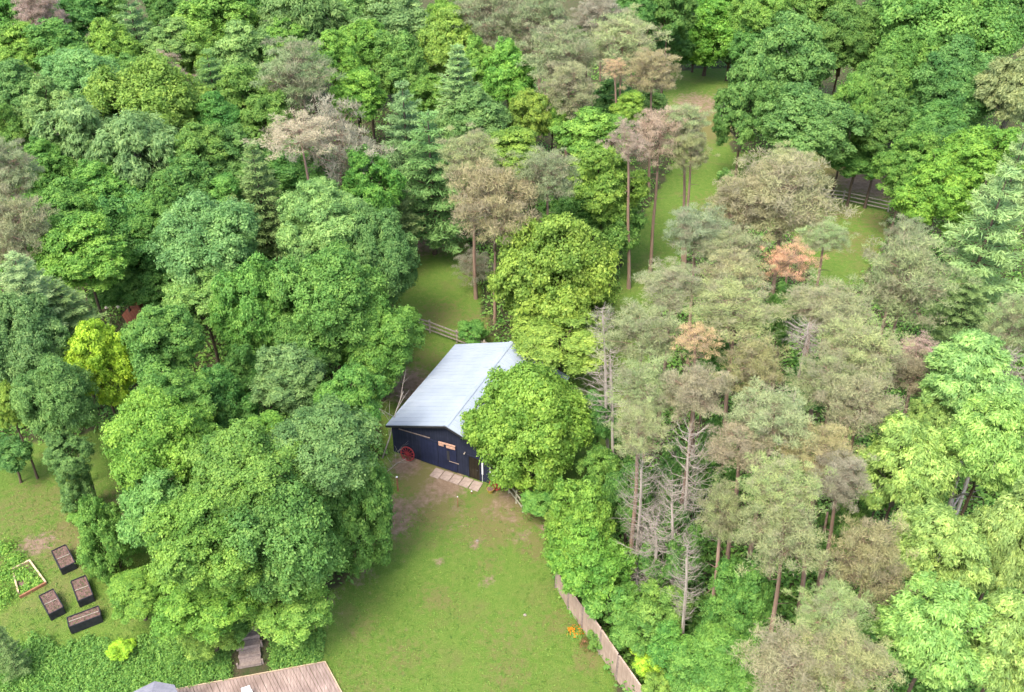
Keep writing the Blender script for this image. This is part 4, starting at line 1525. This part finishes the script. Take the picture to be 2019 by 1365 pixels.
for s in (-1, 1):
    for i in range(4):
        y0 = 0.1 + i * 2 * run
        MB().box(s * (wd / 2 + 0.07) - 0.05, s * (wd / 2 + 0.07) + 0.05, y0, y0 + .1, -0.2, rise * (2 * i + 1) + .3).build('stake', M['timber'], steps)

# grey parasol and white chair cut by the bottom edge
p = atz(300, 1392, 2.2)
um = empty('patio_parasol', (p.x, p.y, 0.08))
tag(um, 'grey canvas parasol at the left end of the deck', 'parasol')
mb = MB()
n = 8
mb.v.append((0, 0, 2.75))
for k in range(n):
    a = 2 * math.pi * k / n + 0.2
    mb.v.append((1.55 * math.cos(a), 1.55 * math.sin(a), 2.15))
for k in range(n):
    a = 2 * math.pi * k / n + 0.2
    mb.v.append((1.55 * math.cos(a), 1.55 * math.sin(a), 2.03))
mb.v.append((0, 0, 2.72))
for k in range(n):
    mb.f.append([0, 1 + k, 1 + (k + 1) % n])
    mb.f.append([1 + k, 1 + n + k, 1 + n + (k + 1) % n, 1 + (k + 1) % n])
mb.build('canopy', M['canvas'], um)
MB().tube([(0, 0, 0), (0, 0, 2.8)], [0.03, 0.03], 8).build('pole', M['dark'], um)
MB().tube([(0, 0, 0), (0, 0, .08), (0, 0, .1)], [0.28, 0.28, .05], 14).build('base', M['dark'], um)

p = atz(487, 1368, 0.75)
ch = empty('patio_chair', (p.x, p.y, 0.105), 0.4)
tag(ch, 'white plastic chair on the deck cut by the bottom edge', 'chair')
MB().box(-.26, .26, -.25, .25, .40, .44).build('seat', M['white'], ch, bevel=.015)
MB().box(-.26, .26, .22, .26, .45, .88, Matrix.Rotation(-.12, 4, 'X')).build('backrest', M['white'], ch, bevel=.02)
for sx in (-1, 1):
    for sy in (-1, 1):
        MB().box(sx * .23 - .02, sx * .23 + .02, sy * .22 - .02, sy * .22 + .02, 0, .398).build('leg', M['white'], ch)
    MB().box(sx * .28 - .03, sx * .28 + .03, -.22, .2, .62, .65).build('armrest', M['white'], ch, bevel=.01)

# ------------------------------------------------------------------ small things
def lamp_post(u, v, h_, label, w=0.11):
    p = gnd(u, v)
    r = empty('garden_post', p)
    tag(r, label, 'post', 'wooden garden posts with white caps')
    MB().box(-w / 2, w / 2, -w / 2, w / 2, -0.2, h_).build('post', M['post'], r, bevel=.006)
    MB().box(-w * .6, w * .6, -w * .6, w * .6, h_ + .001, h_ + .03).box(-w * .35, w * .35, -w * .35, w * .35, h_ + .031, h_ + .06).build('cap', M['white'], r)


lamp_post(785, 968, 1.35, 'orange brown post with white cap left of the barn front')
lamp_post(903, 1000, 1.0, 'thin post with white cap on the grass before the barn door', 0.06)
lamp_post(930, 974, .25, 'short post with white cap near the paving slabs', 0.07)

# orange lilies
p = gnd(1134, 1248)
fl = empty('flower_clump', p)
tag(fl, 'clump of orange flowers in front of the board fence', 'flowers')
leaf_clump('foliage', fl, (0, 0, 0), .55, .45, 500, COL['g'], 91, .10, 'leaf', .25)
rng = np.random.default_rng(92)
k = 130
e = rdirs(rng, k)
e[:, 2] = np.abs(e[:, 2])
V, F = leaf_quads(e * np.array([.6, .45, .55]) * rng.uniform(.55, 1.1, (k, 1)), e + rng.normal(0, .3, (k, 3)), rng.normal(0, 1, (k, 3)), np.full(k, .07), np.full(k, .035))
link('blossom', np_mesh('blossom', V, F, M['orange']), fl)
p = gnd(1158, 1272)
fl = empty('flower_clump', p)
tag(fl, 'fading rusty flower clump below the orange one', 'flowers')
leaf_clump('foliage', fl, (0, 0, 0), .5, .4, 400, (.16, .15, .04), 93, .10, 'leaf', .25)
V, F = leaf_quads(e[:60] * np.array([.5, .42, .5]), e[:60], rng.normal(0, 1, (60, 3)), np.full(60, .05), np.full(60, .03))
link('blossom', np_mesh('blossom', V, F, M['post']), fl)

# small red brown shed
p = atz(285, 640, 1.2)
sh = empty('garden_shed', (p.x, p.y, terrain(p.x, p.y)), math.radians(35))
tag(sh, 'small red brown board shed showing above the yellow maple', 'shed')
mb = MB()
q = [(-1.2, 0), (1.2, 0), (1.2, 2.0), (0, 2.9), (-1.2, 2.0)]
mb.v += [(x, -1.2, z) for x, z in q] + [(x, 1.2, z) for x, z in q]
mb.f += [[0, 1, 2, 3, 4], [9, 8, 7, 6, 5]] + [[i, i + 5, (i + 1) % 5 + 5, (i + 1) % 5] for i in range(5)]
mb.build('wall', M['cedar'], sh)
rf_ = MB()
for s in (-1, 1):
    rf_.bar((s * 1.35, 0, 1.93), (s * 0.02, 0, 2.96), 2.7, 0.05)
rf_.build('roof', M['cedar'], sh)
MB().box(-.4, .4, -1.24, -1.203, 0.05, 1.8).build('door', M['cedar'], sh)
for i, (a, b, lb) in enumerate([((207, 608), (243, 586), 'fallen grey log above the yellow maple, the longer one'), ((232, 606), (250, 594), 'shorter fallen grey log beside the small shed')]):
    A_, B_ = atz(*a, 1.0), atz(*b, 1.6)
    o = MB().tube([Vector((0, 0, 0)), (B_ - A_) * .5 + Vector((0, 0, .06)), B_ - A_], [.16, .13, .08], 8).build('fallen_log', M['bark_dead'], None, True)
    o.location = A_
    tag(o, lb, 'log', 'fallen logs at the wood edge')

# leaning grey stem at the left, forked grey stem at the right
def stem(name, u0, v0, u1, v1, z1, r0, label, mat, cat='tree trunk', fork=True):
    A_ = gnd(u0, v0)
    B_ = atz(u1, v1, z1)
    rr = random.Random(int(u0))
    mb = MB()
    d = B_ - A_
    mb.tube([Vector((0, 0, -.2)), d * .33 + Vector((.1, 0, 0)), d * .66 + Vector((-.05, .05, 0)), d], [r0, r0 * .8, r0 * .6, r0 * .35], 8)
    if fork:
        for t_ in (.35, .5, .62, .75, .85):
            e_ = Vector((rr.uniform(-1, 1), rr.uniform(-1, 1), .8)).normalized() * rr.uniform(1.2, 2.6)
            mb.tube([d * t_, d * t_ + e_ * .5 + Vector((0, 0, .1)), d * t_ + e_], [r0 * .4, r0 * .25, r0 * .08], 5)
            for _ in range(3):
                g_ = Vector((rr.uniform(-1, 1), rr.uniform(-1, 1), .6)) * .8
                mb.tube([d * t_ + e_ * .6, d * t_ + e_ * .6 + g_], [r0 * .15, r0 * .04], 4)
    o = mb.build(name, M[mat], None, True)
    o.location = A_
    tag(o, label, cat)
    return o


stem('forked_trunk', 1840, 1130, 1905, 880, 11, .24, 'pale grey forked trunk between the feathery trees', 'bark_dead', 'dead tree')
stem('leaning_trunk', 187, 985, 160, 900, 5.5, .16, 'leaning grey trunk on the left lawn', 'bark_grey', fork=False)
stem('bare_branch', 752, 905, 795, 772, 4.5, .06, 'bare grey branch reaching up at the left corner of the barn roof', 'bark_dead', 'branch')
stem('bare_branch', 750, 935, 800, 905, 1.6, .05, 'bare pale branch lying in front of the left red wheel', 'bark_dead', 'branch')
for (u0, v0, u1, v1, z1, lb) in [(1606, 1190, 1632, 1010, 9, 'curved reddish stem left of its twin at the lower right'), (1650, 1130, 1668, 980, 9, 'reddish stem right of its twin at the lower right')]:
    stem('bare_pine', u0, v0, u1, v1, z1, .17, lb, 'bark_pine', 'tree', False)

rr = random.Random(8)
for i, (u, v, lb) in enumerate([(941, 1067, 'pinkish stone flat on the upper lawn'), (1035, 1213, 'low grey stone on the right part of the lawn')]):
    p = gnd(u, v)
    mb = MB()
    mb.tube([(0, 0, -.03), (0, 0, .05), (.02, 0, .10)], [.11, .10, .04], 7)
    o = mb.build('stone', M['stone'], None)
    o.location = p
    o.rotation_euler = (rr.uniform(-.2, .2), rr.uniform(-.2, .2), rr.uniform(0, 6))
    tag(o, lb, 'stone', 'stones on the lawn')
